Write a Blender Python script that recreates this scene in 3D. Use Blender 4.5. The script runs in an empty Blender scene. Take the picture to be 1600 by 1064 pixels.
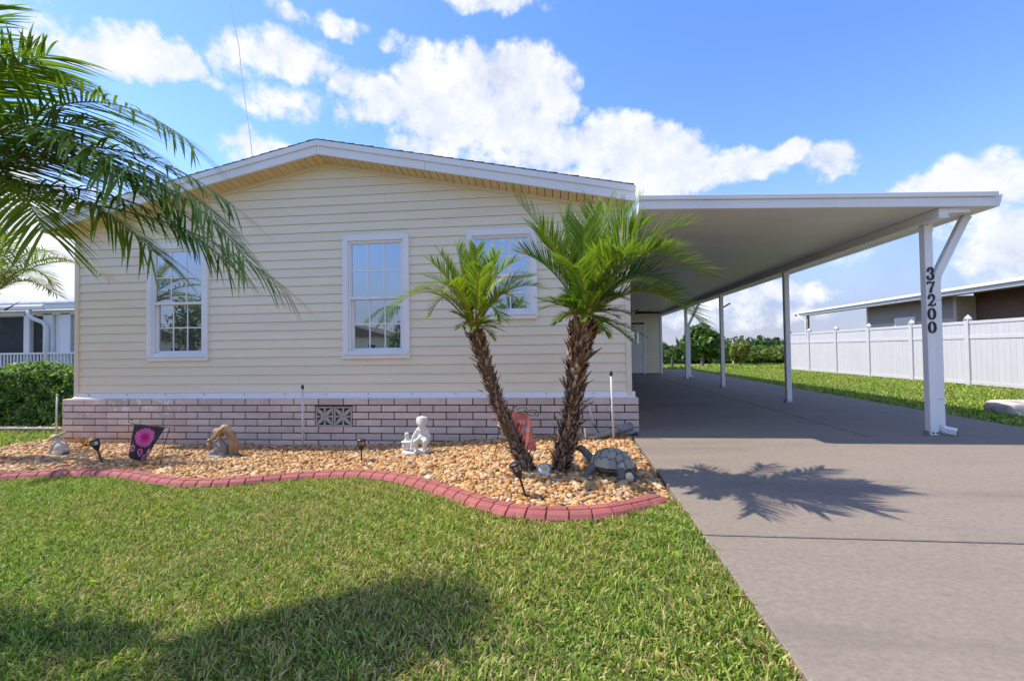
import bpy, bmesh, math, random
import numpy as np
from mathutils import Vector, Matrix
rng = np.random.default_rng(7)
random.seed(7)
scn = bpy.context.scene
C = scn.collection
rad = math.radians

# ------------------------------------------------------------------ camera
cam = bpy.data.cameras.new('camera'); cam.lens = 16.0; cam.sensor_width = 36.0
cam.clip_start = 0.05; cam.clip_end = 6000
co = bpy.data.objects.new('camera', cam); C.objects.link(co)
Rv = Vector((0.99450632, 0.1038028, -0.01349638)); Uv = Vector((0.01568308, -0.02027856, 0.99967136)); Fv = Vector((-0.103495, 0.99439115, 0.0217951))
m = Matrix((( Rv.x, Uv.x, -Fv.x, 0), (Rv.y, Uv.y, -Fv.y, 0), (Rv.z, Uv.z, -Fv.z, 1.07), (0, 0, 0, 1)))
co.matrix_world = m
scn.camera = co

# ------------------------------------------------------------------ sun, sky, exposure
SUN = Vector((0.70, -0.06, -1.0)).normalized()          # direction in which the light travels
ELEV = math.asin(-SUN.z)
sl = bpy.data.lights.new('sun', 'SUN'); sl.energy = 2.5; sl.angle = rad(0.53); sl.color = (1.0, 0.93, 0.80)
so = bpy.data.objects.new('sun', sl); C.objects.link(so)
so.rotation_euler = SUN.to_track_quat('-Z', 'Y').to_euler()
so.location = (-20, 0, 30)
vs = scn.view_settings
vs.view_transform = 'Standard'; vs.look = 'None'; vs.exposure = 1.30; vs.gamma = 1.0; vs.use_curve_mapping = False

w = bpy.data.worlds.new('World'); scn.world = w; w.use_nodes = True
NT = w.node_tree; NT.nodes.clear()
def nd(t, **k):
    n = NT.nodes.new(t)
    for a, b in k.items(): setattr(n, a, b)
    return n
def mth(op, a, b=None, c=None, clamp=False):
    n = nd('ShaderNodeMath', operation=op); n.use_clamp = clamp
    for i, v in enumerate((a, b, c)):
        if v is None: continue
        if isinstance(v, (int, float)): n.inputs[i].default_value = v
        else: NT.links.new(v, n.inputs[i])
    return n.outputs[0]
sky = nd('ShaderNodeTexSky', sky_type='NISHITA'); sky.sun_disc = False
sky.sun_elevation = ELEV; sky.sun_rotation = rad(-85.9); sky.air_density = 1.0; sky.dust_density = 0.2; sky.ozone_density = 3.0; sky.altitude = 10
tc = nd('ShaderNodeTexCoord'); sep = nd('ShaderNodeSeparateXYZ'); NT.links.new(tc.outputs['Generated'], sep.inputs[0])
az = mth('ARCTAN2', sep.outputs[0], sep.outputs[1]); el = mth('ARCSINE', sep.outputs[2])
def noise(scale, detail, rough, off=(0, 0, 0), dist=0.0, vscale=(1, 1, 1)):
    mp = nd('ShaderNodeMapping'); NT.links.new(tc.outputs['Generated'], mp.inputs[0]); mp.inputs[1].default_value = off; mp.inputs[3].default_value = vscale
    n = nd('ShaderNodeTexNoise'); n.inputs['Scale'].default_value = scale; n.inputs['Detail'].default_value = detail
    n.inputs['Roughness'].default_value = rough; n.inputs['Distortion'].default_value = dist
    NT.links.new(mp.outputs[0], n.inputs['Vector']); return n.outputs[0]
n_big = noise(9, 6, 0.58, (3, 1, 2)); n_fine = noise(22, 8, 0.64, (1, 5, 2)); n_warp = noise(7, 3, 0.5, (8, 2, 5))
azw = mth('ADD', az, mth('MULTIPLY', mth('SUBTRACT', n_warp, 0.5), 0.14))
elw = mth('ADD', el, mth('MULTIPLY', mth('SUBTRACT', n_big, 0.5), 0.085))
# where the cumulus stand: azimuth, elevation, half width, half height, thickness
CL = [(-0.794,0.48,0.059,0.037,1),(-0.741,0.487,0.037,0.029,0.9),(-0.843,0.452,0.035,0.024,0.8),(-0.583,0.534,0.107,0.033,0.75),(-0.673,0.508,0.051,0.033,0.45),(-0.451,0.601,0.048,0.02,0.6),(-0.56,0.597,0.052,0.016,0.5),(-0.703,0.467,0.039,0.013,0.4),(-0.919,0.469,0.064,0.043,0.5),(-0.3,0.535,0.058,0.055,1),(-0.209,0.54,0.091,0.053,1),(-0.075,0.531,0.106,0.059,1),(0.017,0.494,0.056,0.039,0.8),(-0.168,0.47,0.196,0.051,1),(-0.381,0.49,0.072,0.041,0.8),(-0.452,0.508,0.035,0.023,0.6),(-0.56,0.464,0.097,0.029,0.55),(-0.013,0.415,0.105,0.048,0.9),(0.118,0.412,0.094,0.056,1),(0.236,0.369,0.069,0.044,1),(0.164,0.341,0.209,0.037,1),(0.35,0.344,0.057,0.034,0.9),(0.45,0.346,0.039,0.019,0.8),(0.395,0.336,0.066,0.02,0.7),(0.521,0.319,0.047,0.025,0.9),(-0.603,0.38,0.06,0.026,0.6),(-0.122,0.66,0.1,0.016,0.7),(0.687,0.259,0.053,0.028,0.95),(0.74,0.227,0.028,0.027,0.9),(0.639,0.259,0.027,0.02,0.6),(-0.373,0.593,0.024,0.012,0.3),(-0.211,0.417,0.167,0.03,0.6),(0.355,0.092,0.079,0.031,0.6),(0.437,0.098,0.073,0.026,0.55),(0.388,0.053,0.12,0.019,0.4),(0.284,0.057,0.06,0.016,0.5),(0.735,0.15,0.075,0.07,0.8),(0.554,0.161,0.044,0.009,0.3),(-0.93,0.17,0.16,0.10,0.9)]
field = None
cmb = nd('ShaderNodeCombineXYZ'); NT.links.new(azw, cmb.inputs[0]); NT.links.new(elw, cmb.inputs[1])
for a, e, ra, re, wt in CL:
    ka, ke = 1 / (ra * 1.35), 1 / (re * 1.35)
    vm = nd('ShaderNodeVectorMath', operation='MULTIPLY_ADD'); NT.links.new(cmb.outputs[0], vm.inputs[0]); vm.inputs[1].default_value = (ka, ke, 0); vm.inputs[2].default_value = (-a * ka, -e * ke, 0)
    dt = nd('ShaderNodeVectorMath', operation='DOT_PRODUCT'); NT.links.new(vm.outputs[0], dt.inputs[0]); NT.links.new(vm.outputs[0], dt.inputs[1])
    f = mth('MULTIPLY_ADD', dt.outputs['Value'], -wt, wt)
    field = f if field is None else mth('MAXIMUM', field, f)
# the rest of the sky, beyond the part above, carries the same fair-weather cumulus at random
rest = mth('MULTIPLY', mth('SUBTRACT', noise(3.2, 5, 0.55, (4, 7, 1), 0, (1, 1, 2.2)), 0.50), 5.0)
away = mth('SMOOTH_MIN', mth('MULTIPLY', mth('SUBTRACT', mth('ABSOLUTE', az), 1.0), 5.0), 1.0, 0.2)
high = mth('MULTIPLY', mth('SUBTRACT', el, 0.74), 6.0)
rest = mth('MINIMUM', rest, mth('MAXIMUM', away, high))
field = mth('MAXIMUM', field, rest)
field = mth('MAXIMUM', field, -1.2)
dens = mth('ADD', field, mth('MULTIPLY', mth('SUBTRACT', n_fine, 0.5), 1.75))
mr = nd('ShaderNodeMapRange', interpolation_type='SMOOTHSTEP'); NT.links.new(dens, mr.inputs[0]); mr.inputs[1].default_value = 0.05; mr.inputs[2].default_value = 0.66
above = mth('MULTIPLY', mth('ADD', el, 0.01), 60.0, clamp=True)
cover = mth('MULTIPLY', mth('MULTIPLY', mr.outputs[0], 0.96), above)
shade = nd('ShaderNodeMapRange'); NT.links.new(mth('ADD', mth('MULTIPLY', n_big, 1.0), mth('MULTIPLY', n_fine, 0.8)), shade.inputs[0])
shade.inputs[1].default_value = 0.6; shade.inputs[2].default_value = 1.15; shade.inputs[3].default_value = 0.0; shade.inputs[4].default_value = 1.0
ccol = nd('ShaderNodeMixRGB'); NT.links.new(shade.outputs[0], ccol.inputs[0]); ccol.inputs[1].default_value = (1.95, 2.12, 2.5, 1); ccol.inputs[2].default_value = (3.15, 3.17, 3.25, 1)
hs = nd('ShaderNodeHueSaturation'); NT.links.new(sky.outputs[0], hs.inputs['Color']); hs.inputs['Saturation'].default_value = 1.22; hs.inputs['Value'].default_value = 1.0
tn = nd('ShaderNodeMixRGB', blend_type='MULTIPLY'); tn.inputs[0].default_value = 1.0; NT.links.new(hs.outputs[0], tn.inputs[1]); tn.inputs[2].default_value = (1.0, 0.80, 0.90, 1)
mx = nd('ShaderNodeMixRGB'); NT.links.new(cover, mx.inputs[0]); NT.links.new(tn.outputs[0], mx.inputs[1]); NT.links.new(ccol.outputs[0], mx.inputs[2])
vl = nd('ShaderNodeMapRange', interpolation_type='SMOOTHSTEP'); NT.links.new(mth('ADD', el, mth('MULTIPLY', mth('SUBTRACT', n_big, 0.5), 0.10)), vl.inputs[0])
vl.inputs[1].default_value = 0.36; vl.inputs[2].default_value = 0.02; vl.inputs[3].default_value = 0.0; vl.inputs[4].default_value = 0.85
vc = nd('ShaderNodeMixRGB'); NT.links.new(tn.outputs[0], vc.inputs[1]); NT.links.new(vl.outputs[0], vc.inputs[0]); vc.inputs[2].default_value = (0.86, 1.12, 1.72, 1)
NT.links.new(vc.outputs[0], mx.inputs[1])
bg = nd('ShaderNodeBackground'); bg.inputs['Strength'].default_value = 0.145; NT.links.new(mx.outputs[0], bg.inputs[0])
wo = nd('ShaderNodeOutputWorld'); NT.links.new(bg.outputs[0], wo.inputs[0])

# ------------------------------------------------------------------ materials
def newmat(name):
    m = bpy.data.materials.new(name); m.use_nodes = True
    nt = m.node_tree; p = nt.nodes['Principled BSDF']
    return m, nt, p
def mat(name, ca, cb=None, scale=6.0, rough=0.6, bump=0.0, bscale=60.0, vary=0.0, detail=4.0, stretch=(1, 1, 1), spec=0.4, metal=0.0, cc=None, scale2=1.2, fac2=0.4):
    """Principled with two noise-mixed colours, a third as large stains, per-object variation and fine relief."""
    m, nt, p = newmat(name); L = nt.links.new
    tc = nt.nodes.new('ShaderNodeTexCoord'); g = nt.nodes.new('ShaderNodeNewGeometry')
    mp = nt.nodes.new('ShaderNodeMapping'); mp.inputs[3].default_value = stretch; L(g.outputs['Position'], mp.inputs[0])
    n = nt.nodes.new('ShaderNodeTexNoise'); n.inputs['Scale'].default_value = scale; n.inputs['Detail'].default_value = detail; n.inputs['Roughness'].default_value = 0.65
    L(mp.outputs[0], n.inputs['Vector'])
    r = nt.nodes.new('ShaderNodeMapRange'); r.inputs[1].default_value = 0.3; r.inputs[2].default_value = 0.7; L(n.outputs[0], r.inputs[0])
    mix = nt.nodes.new('ShaderNodeMixRGB'); L(r.outputs[0], mix.inputs[0]); mix.inputs[1].default_value = (*ca, 1); mix.inputs[2].default_value = (*(cb or ca), 1)
    col = mix.outputs[0]
    if cc:
        n2 = nt.nodes.new('ShaderNodeTexNoise'); n2.inputs['Scale'].default_value = scale2; n2.inputs['Detail'].default_value = 5; L(mp.outputs[0], n2.inputs['Vector'])
        r2 = nt.nodes.new('ShaderNodeMapRange'); r2.inputs[1].default_value = 0.48; r2.inputs[2].default_value = 0.72; r2.inputs[4].default_value = fac2; L(n2.outputs[0], r2.inputs[0])
        m2 = nt.nodes.new('ShaderNodeMixRGB'); L(r2.outputs[0], m2.inputs[0]); L(col, m2.inputs[1]); m2.inputs[2].default_value = (*cc, 1); col = m2.outputs[0]
    if vary:
        oi = nt.nodes.new('ShaderNodeObjectInfo'); mr = nt.nodes.new('ShaderNodeMapRange'); L(oi.outputs['Random'], mr.inputs[0]); mr.inputs[3].default_value = 1 - vary; mr.inputs[4].default_value = 1 + vary
        h = nt.nodes.new('ShaderNodeHueSaturation'); L(col, h.inputs['Color']); L(mr.outputs[0], h.inputs['Value']); col = h.outputs[0]
    L(col, p.inputs['Base Color'])
    p.inputs['Roughness'].default_value = rough; p.inputs['Specular IOR Level'].default_value = spec; p.inputs['Metallic'].default_value = metal
    if bump:
        nb = nt.nodes.new('ShaderNodeTexNoise'); nb.inputs['Scale'].default_value = bscale; nb.inputs['Detail'].default_value = 4; L(mp.outputs[0], nb.inputs['Vector'])
        b = nt.nodes.new('ShaderNodeBump'); b.inputs['Strength'].default_value = bump; b.inputs['Distance'].default_value = 0.01; L(nb.outputs[0], b.inputs['Height']); L(b.outputs[0], p.inputs['Normal'])
    return m
def colmat(name, rough=0.5, trans=0.0, spec=0.35, tint=(1, 1, 1)):
    """Colour from the mesh's own 'Col' attribute (leaf by leaf, stone by stone); leaves let light through."""
    m, nt, p = newmat(name); L = nt.links.new
    a = nt.nodes.new('ShaderNodeAttribute'); a.attribute_name = 'Col'
    L(a.outputs['Color'], p.inputs['Base Color']); p.inputs['Roughness'].default_value = rough; p.inputs['Specular IOR Level'].default_value = spec
    if trans:
        t = nt.nodes.new('ShaderNodeBsdfTranslucent'); mm = nt.nodes.new('ShaderNodeMixRGB'); mm.blend_type = 'MULTIPLY'; mm.inputs[0].default_value = 1.0
        L(a.outputs['Color'], mm.inputs[1]); mm.inputs[2].default_value = (1.5, 1.7, 0.7, 1); L(mm.outputs[0], t.inputs['Color'])
        ms = nt.nodes.new('ShaderNodeMixShader'); ms.inputs[0].default_value = trans; L(p.outputs[0], ms.inputs[1]); L(t.outputs[0], ms.inputs[2])
        L(ms.outputs[0], nt.nodes['Material Output'].inputs['Surface'])
    return m
M = {}
M['siding'] = mat('cream_vinyl', (0.79, 0.70, 0.515), (0.83, 0.74, 0.555), 3.0, 0.48, 0.10, 90, 0.025, stretch=(0.6, 1, 5), cc=(0.70, 0.61, 0.45), scale2=1.4, fac2=0.25)
M['cream_trim'] = mat('cream_trim', (0.74, 0.66, 0.49), (0.77, 0.69, 0.52), 4, 0.5)
M['soffit'] = mat('tan_soffit_vinyl', (0.70, 0.54, 0.31), (0.74, 0.58, 0.35), 5, 0.55, vary=0.05)
M['dark_gap'] = mat('dark_gap', (0.03, 0.025, 0.02), (0.05, 0.04, 0.03), 8, 0.9)
M['white'] = mat('white_paint', (0.78, 0.78, 0.78), (0.82, 0.82, 0.82), 5, 0.42, 0.05, 40, 0.02, cc=(0.66, 0.65, 0.62), scale2=2.2, fac2=0.3)
M['white_metal'] = mat('white_aluminium', (0.80, 0.79, 0.77), (0.84, 0.83, 0.81), 3, 0.38, 0.04, 20, 0.02, cc=(0.60, 0.59, 0.56), scale2=1.5, fac2=0.35, stretch=(1, 1, 0.5))
M['brick'] = mat('tan_brick', (0.66, 0.51, 0.42), (0.73, 0.585, 0.49), 14, 0.85, 0.5, 120, 0.12, cc=(0.50, 0.37, 0.30), scale2=4, fac2=0.45)
def efflorescence_and_bounce(m):                                   # salt bloom, and warm bounce light painted low on the skirt's left end
    nt = m.node_tree; L = nt.links.new; p = nt.nodes['Principled BSDF']; src = p.inputs['Base Color'].links[0].from_socket
    g = nt.nodes.new('ShaderNodeNewGeometry'); sp = nt.nodes.new('ShaderNodeSeparateXYZ'); L(g.outputs['Position'], sp.inputs[0])
    def mrn(v, a, b):
        r = nt.nodes.new('ShaderNodeMapRange'); r.inputs[1].default_value = a; r.inputs[2].default_value = b; L(v, r.inputs[0]); return r.outputs[0]
    def mul(a, b):
        x = nt.nodes.new('ShaderNodeMath'); x.operation = 'MULTIPLY'; L(a, x.inputs[0]); L(b, x.inputs[1]); return x.outputs[0]
    n = nt.nodes.new('ShaderNodeTexNoise'); n.inputs['Scale'].default_value = 11; n.inputs['Detail'].default_value = 5; n.inputs['Distortion'].default_value = 1.0; L(g.outputs['Position'], n.inputs['Vector'])
    f = mul(mul(mrn(n.outputs[0], .56, .62), mrn(sp.outputs[0], -4.9, -5.8)), mrn(sp.outputs[2], .12, .25))
    x = nt.nodes.new('ShaderNodeMixRGB'); L(f, x.inputs[0]); L(src, x.inputs[1]); x.inputs[2].default_value = (.80, .76, .72, 1)
    n2 = nt.nodes.new('ShaderNodeTexNoise'); n2.inputs['Scale'].default_value = 3; L(g.outputs['Position'], n2.inputs['Vector'])
    f2 = mul(mul(mrn(n2.outputs[0], .35, .6), mrn(sp.outputs[0], -4.6, -6.6)), mrn(sp.outputs[2], .10, -.2))
    y = nt.nodes.new('ShaderNodeMixRGB'); L(f2, y.inputs[0]); L(x.outputs[0], y.inputs[1]); y.inputs[2].default_value = (.55, .33, .17, 1); L(y.outputs[0], p.inputs['Base Color'])
efflorescence_and_bounce(M['brick'])
M['mortar'] = mat('shaded_mortar', (0.035, 0.027, 0.025), (0.06, 0.05, 0.045), 20, 0.95, 0.4, 120)  # shade of the recessed joints is put into this near-black colour
M['vent_block'] = mat('vent_block_concrete', (0.44, 0.37, 0.32), (0.50, 0.43, 0.37), 14, 0.9, 0.4, 120)
def concretemat():
    m, nt, p = newmat('driveway_concrete'); L = nt.links.new
    g = nt.nodes.new('ShaderNodeNewGeometry')
    def nz(scale, detail, rough, st, lo, hi):
        mp = nt.nodes.new('ShaderNodeMapping'); mp.inputs[3].default_value = st; L(g.outputs['Position'], mp.inputs[0])
        n = nt.nodes.new('ShaderNodeTexNoise'); n.inputs['Scale'].default_value = scale; n.inputs['Detail'].default_value = detail; n.inputs['Roughness'].default_value = rough; L(mp.outputs[0], n.inputs['Vector'])
        r = nt.nodes.new('ShaderNodeMapRange'); r.inputs[1].default_value = lo; r.inputs[2].default_value = hi; L(n.outputs[0], r.inputs[0]); return r.outputs[0], n.outputs[0]
    def mixc(f, a, b):
        x = nt.nodes.new('ShaderNodeMixRGB'); L(f, x.inputs[0])
        for i, c in ((1, a), (2, b)):
            if isinstance(c, tuple): x.inputs[i].default_value = (*c, 1)
            else: L(c, x.inputs[i])
        return x.outputs[0]
    def dampen(f, k):
        x = nt.nodes.new('ShaderNodeMath'); x.operation = 'MULTIPLY'; L(f, x.inputs[0]); x.inputs[1].default_value = k; return x.outputs[0]
    big, _ = nz(.55, 6, .6, (.8, 1.3, 1), .35, .65); mid, mraw = nz(4, 8, .7, (.7, 1.2, 1), .32, .68); fine, fraw = nz(34, 7, .85, (.8, 1.1, 1), .36, .64); spot, _ = nz(9, 3, .5, (1, 1, 1), .66, .74); stain, _ = nz(1.3, 6, .65, (.25, 1.2, 1), .52, .70)
    c = mixc(big, (.262, .214, .170), (.298, .246, .198)); c = mixc(dampen(mid, .38), c, (.355, .298, .243)); c = mixc(dampen(fine, .62), c, (.145, .118, .098)); c = mixc(dampen(stain, .6), c, (.150, .127, .112)); c = mixc(dampen(spot, .4), c, (.13, .11, .095))
    L(c, p.inputs['Base Color']); p.inputs['Roughness'].default_value = .88; p.inputs['Specular IOR Level'].default_value = .25
    ad = nt.nodes.new('ShaderNodeMath'); ad.operation = 'ADD'; L(fraw, ad.inputs[0]); L(mraw, ad.inputs[1])
    b = nt.nodes.new('ShaderNodeBump'); b.inputs['Strength'].default_value = .40; b.inputs['Distance'].default_value = .008; L(ad.outputs[0], b.inputs['Height']); L(b.outputs[0], p.inputs['Normal'])
    return m
M['concrete'] = concretemat()
M['joint'] = mat('slab_joint', (0.02, 0.018, 0.016), (0.035, 0.03, 0.028), 20, 0.95)
M['curb'] = mat('red_edging_concrete', (0.315, 0.080, 0.074), (0.385, 0.120, 0.108), 16, 0.75, 0.4, 110, 0.10, cc=(0.27, 0.09, 0.08), scale2=5, fac2=0.5)
M['curb_joint'] = mat('edging_joint', (0.13, 0.06, 0.055), (0.18, 0.08, 0.07), 20, 0.95)
M['soil'] = mat('lawn_soil', (0.07, 0.085, 0.025), (0.14, 0.125, 0.05), 9, 0.95, 0.6, 30, detail=8, cc=(0.20, 0.16, 0.07), scale2=2.5, fac2=0.8)
M['bed'] = mat('bed_soil', (0.30, 0.19, 0.09), (0.42, 0.29, 0.15), 30, 0.95, 0.6, 60, detail=8)
M['shingle'] = mat('brown_shingle', (0.13, 0.10, 0.08), (0.20, 0.165, 0.13), 25, 0.95, 0.6, 90)
M['black'] = mat('black_metal', (0.016, 0.016, 0.017), (0.026, 0.026, 0.028), 12, 0.45)
M['grey_plastic'] = mat('grey_plastic', (0.20, 0.20, 0.20), (0.26, 0.26, 0.26), 12, 0.5)
M['pvc'] = mat('pvc_pipe', (0.66, 0.60, 0.53), (0.73, 0.68, 0.62), 8, 0.5, 0.05, 40)
M['pipe'] = mat('weathered_pipe', (0.40, 0.36, 0.29), (0.22, 0.21, 0.20), 6, 0.65, 0.1, 40)
M['door'] = mat('door_paint', (0.76, 0.75, 0.72), (0.79, 0.78, 0.75), 4, 0.45)
M['screen'] = mat('porch_screen', (0.035, 0.036, 0.036), (0.055, 0.056, 0.055), 3, 0.8)
M['fan_wood'] = mat('fan_blade_wood', (0.12, 0.07, 0.04), (0.16, 0.095, 0.055), 10, 0.5)
M['fence'] = mat('white_vinyl_fence', (0.54, 0.54, 0.565), (0.58, 0.58, 0.605), 3, 0.45, 0.03, 40, 0.02)
M['grey_siding'] = mat('grey_siding', (0.30, 0.26, 0.21), (0.34, 0.30, 0.24), 4, 0.6, vary=0.05)
M['beige_siding'] = mat('beige_siding', (0.52, 0.44, 0.32), (0.56, 0.48, 0.36), 4, 0.6, vary=0.04)
M['brown_siding'] = mat('brown_siding', (0.16, 0.095, 0.055), (0.20, 0.12, 0.07), 4, 0.6, vary=0.06)
M['bronze'] = mat('aged_bronze', (0.30, 0.165, 0.07), (0.42, 0.30, 0.17), 16, 0.55, 0.4, 60, cc=(0.20, 0.15, 0.10), scale2=9, fac2=0.8)
M['rock'] = mat('statue_rock', (0.22, 0.20, 0.17), (0.34, 0.31, 0.27), 18, 0.85, 0.6, 60)
M['stone_white'] = mat('white_cast_stone', (0.62, 0.61, 0.57), (0.72, 0.71, 0.68), 14, 0.8, 0.35, 80, cc=(0.50, 0.45, 0.33), scale2=12, fac2=0.6)
M['stone_cream'] = mat('cream_cast_stone', (0.52, 0.44, 0.33), (0.60, 0.53, 0.42), 14, 0.85, 0.35, 80)
M['turtle_skin'] = mat('turtle_skin', (0.10, 0.095, 0.082), (0.18, 0.165, 0.135), 30, 0.6, 0.5, 90)
M['boulder'] = mat('pale_boulder', (0.50, 0.45, 0.39), (0.60, 0.56, 0.50), 5, 0.9, 0.8, 14, cc=(0.28, 0.17, 0.12), scale2=3.5, fac2=0.9)
M['bark'] = mat('palm_bark', (0.10, 0.062, 0.04), (0.20, 0.125, 0.08), 22, 0.95, 0.8, 50)
M['wood'] = mat('weathered_wood', (0.22, 0.18, 0.14), (0.29, 0.24, 0.19), 8, 0.9, 0.3, 40)
M['leaf'] = colmat('leaf', 0.52, 0.32, 0.30)
M['grass'] = colmat('grass_blade', 0.55, 0.30, 0.25)
M['pebble'] = colmat('pebble', 0.62, 0.0, 0.4)
M['cloth'] = colmat('printed_cloth', 0.8, 0.12, 0.2)
M['shellcol'] = colmat('turtle_shell', 0.55, 0.0, 0.4)
M['husk'] = colmat('palm_husk', 0.85, 0.1, 0.2)
def glassmat(name, refl, tint, base):
    m, nt, p = newmat(name); L = nt.links.new
    p.inputs['Base Color'].default_value = (*base, 1); p.inputs['Roughness'].default_value = 0.3
    g = nt.nodes.new('ShaderNodeBsdfGlossy'); g.inputs['Roughness'].default_value = 0.012; g.inputs['Color'].default_value = (*tint, 1)
    n = nt.nodes.new('ShaderNodeTexNoise'); n.inputs['Scale'].default_value = 2.5; geo = nt.nodes.new('ShaderNodeNewGeometry'); L(geo.outputs['Position'], n.inputs['Vector'])
    b = nt.nodes.new('ShaderNodeBump'); b.inputs['Strength'].default_value = 0.04; b.inputs['Distance'].default_value = 0.02; L(n.outputs[0], b.inputs['Height']); L(b.outputs[0], g.inputs['Normal'])
    ms = nt.nodes.new('ShaderNodeMixShader'); ms.inputs[0].default_value = refl
    L(p.outputs[0], ms.inputs[1]); L(g.outputs[0], ms.inputs[2]); L(ms.outputs[0], nt.nodes['Material Output'].inputs['Surface'])
    return m
M['glass'] = glassmat('window_glass', 0.43, (0.90, 0.96, 1.0), (0.012, 0.014, 0.016))
M['lens'] = glassmat('lamp_lens', 0.25, (1, 1, 1), (0.10, 0.12, 0.13))

# ------------------------------------------------------------------ mesh helpers
WL = {}                                                   # world position of every object's origin
def smooth(t): t = np.clip(t, 0, 1); return t * t * (3 - 2 * t)
def zg(x, y=0.0):
    x = np.asarray(x, float); y = np.asarray(y, float)
    z = -.06 - .19 * smooth((1.0 - x) / 4.2) + .03 * smooth((x - 1) / 4.5)
    return z - .25 * smooth((y - 24) / 10) - .8 * smooth((y - 34) / 22)
def place(name, me, parent, origin):
    o = bpy.data.objects.new(name, me); C.objects.link(o)
    P = WL[parent.name] if parent else Vector((0, 0, 0))
    o.parent = parent; o.location = Vector(origin) - P; WL[o.name] = Vector(origin)
    return o
def mesh_obj(name, V, F, mats, parent=None, cols=None, smooth_=False, origin=None, midx=None, bevel=0.0, seg=1):
    V = np.asarray(V, float).reshape(-1, 3)
    if origin is None:
        lo, hi = V.min(0), V.max(0); origin = np.array([(lo[0] + hi[0]) / 2, (lo[1] + hi[1]) / 2, lo[2]])
    me = bpy.data.meshes.new(name)
    if isinstance(F, np.ndarray):
        k = F.shape[1]; Vl = (V - origin).astype(np.float32)
        me.vertices.add(len(V)); me.vertices.foreach_set('co', Vl.ravel())
        me.loops.add(F.size); me.loops.foreach_set('vertex_index', F.astype(np.int32).ravel())
        me.polygons.add(len(F)); me.polygons.foreach_set('loop_start', np.arange(0, F.size, k, dtype=np.int32)); me.polygons.foreach_set('loop_total', np.full(len(F), k, np.int32))
        me.update(calc_edges=True)
    else:
        me.from_pydata((V - origin).tolist(), [], F); me.update()
    for mt in (mats if isinstance(mats, (list, tuple)) else [mats]): me.materials.append(mt)
    if midx is not None: me.polygons.foreach_set('material_index', np.asarray(midx, np.int32))
    if cols is not None:
        a = me.color_attributes.new('Col', 'FLOAT_COLOR', 'POINT')
        cc = np.ones((len(V), 4), np.float32); cc[:, :3] = cols; a.data.foreach_set('color', cc.ravel())
    if smooth_: me.polygons.foreach_set('use_smooth', np.ones(len(me.polygons), bool))
    o = place(name, me, parent, origin)
    if bevel:
        b = o.modifiers.new('bevel', 'BEVEL'); b.width = bevel; b.segments = seg; b.limit_method = 'ANGLE'; b.angle_limit = rad(40)
    return o
class MB:
    def __init__(s): s.v = []; s.f = []
    def box(s, x0, x1, y0, y1, z0, z1):
        return s.hexa([(x0, y0, z0), (x1, y0, z0), (x1, y1, z0), (x0, y1, z0), (x0, y0, z1), (x1, y0, z1), (x1, y1, z1), (x0, y1, z1)])
    def hexa(s, p):
        k = len(s.v); s.v += [tuple(q) for q in p]
        s.f += [tuple(k + i for i in q) for q in ((0, 3, 2, 1), (4, 5, 6, 7), (0, 1, 5, 4), (1, 2, 6, 5), (2, 3, 7, 6), (3, 0, 4, 7))]; return s
    def prism(s, poly, axis, a, b):
        """polygon of 2-D points swept along an axis from a to b (x: points are (y,z); y: (x,z); z: (x,y))"""
        k = len(s.v); n = len(poly)
        for t in (a, b):
            for p in poly: s.v.append((t, p[0], p[1]) if axis == 'x' else (p[0], t, p[1]) if axis == 'y' else (p[0], p[1], t))
        s.f.append(tuple(range(k + n - 1, k - 1, -1))); s.f.append(tuple(range(k + n, k + 2 * n)))
        for i in range(n): j = (i + 1) % n; s.f.append((k + i, k + j, k + n + j, k + n + i))
        return s
    def tube(s, path, r, n=8, cap=True):
        path = [Vector(p) for p in path]; k = len(s.v)
        rs = r if isinstance(r, (list, tuple)) else [r] * len(path)
        up = Vector((0, 0, 1)); prev = None
        for i, p in enumerate(path):
            d = (path[min(i + 1, len(path) - 1)] - path[max(i - 1, 0)]).normalized()
            if prev is None: a = d.cross(up) if abs(d.z) < .95 else d.cross(Vector((1, 0, 0)))
            else: a = prev - d * prev.dot(d)
            a.normalize(); prev = a; b = d.cross(a)
            for j in range(n):
                t = 2 * math.pi * j / n; q = p + (a * math.cos(t) + b * math.sin(t)) * rs[i]; s.v.append(tuple(q))
        for i in range(len(path) - 1):
            for j in range(n): q = (j + 1) % n; s.f.append((k + i * n + j, k + i * n + q, k + (i + 1) * n + q, k + (i + 1) * n + j))
        if cap: s.f.append(tuple(range(k + n - 1, k - 1, -1))); e = k + (len(path) - 1) * n; s.f.append(tuple(range(e, e + n)))
        return s
    def lathe(s, prof, c, n=16):
        k = len(s.v)
        for r, z in prof:
            for j in range(n): t = 2 * math.pi * j / n; s.v.append((c[0] + r * math.cos(t), c[1] + r * math.sin(t), c[2] + z))
        for i in range(len(prof) - 1):
            for j in range(n): q = (j + 1) % n; s.f.append((k + i * n + j, k + i * n + q, k + (i + 1) * n + q, k + (i + 1) * n + j))
        s.f.append(tuple(range(k + n - 1, k - 1, -1))); e = k + (len(prof) - 1) * n; s.f.append(tuple(range(e, e + n))); return s
    def build(s, name, m, parent=None, **k): return mesh_obj(name, s.v, s.f, m, parent, **k)
def tag(o, label, cat, group=None, kind=None):
    o['label'] = label; o['category'] = cat
    if group: o['group'] = group
    if kind: o['kind'] = kind
    return o
def thing(name, loc, label, cat, group=None):
    o = bpy.data.objects.new(name, None); o.empty_display_size = .2; C.objects.link(o); o.location = loc; WL[o.name] = Vector(loc)
    return tag(o, label, cat, group)
def struct(o): o['kind'] = 'structure'; return o
def inst(name, me, parent, loc):                       # another piece that shares its mesh
    return place(name, me, parent, loc)
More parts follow.
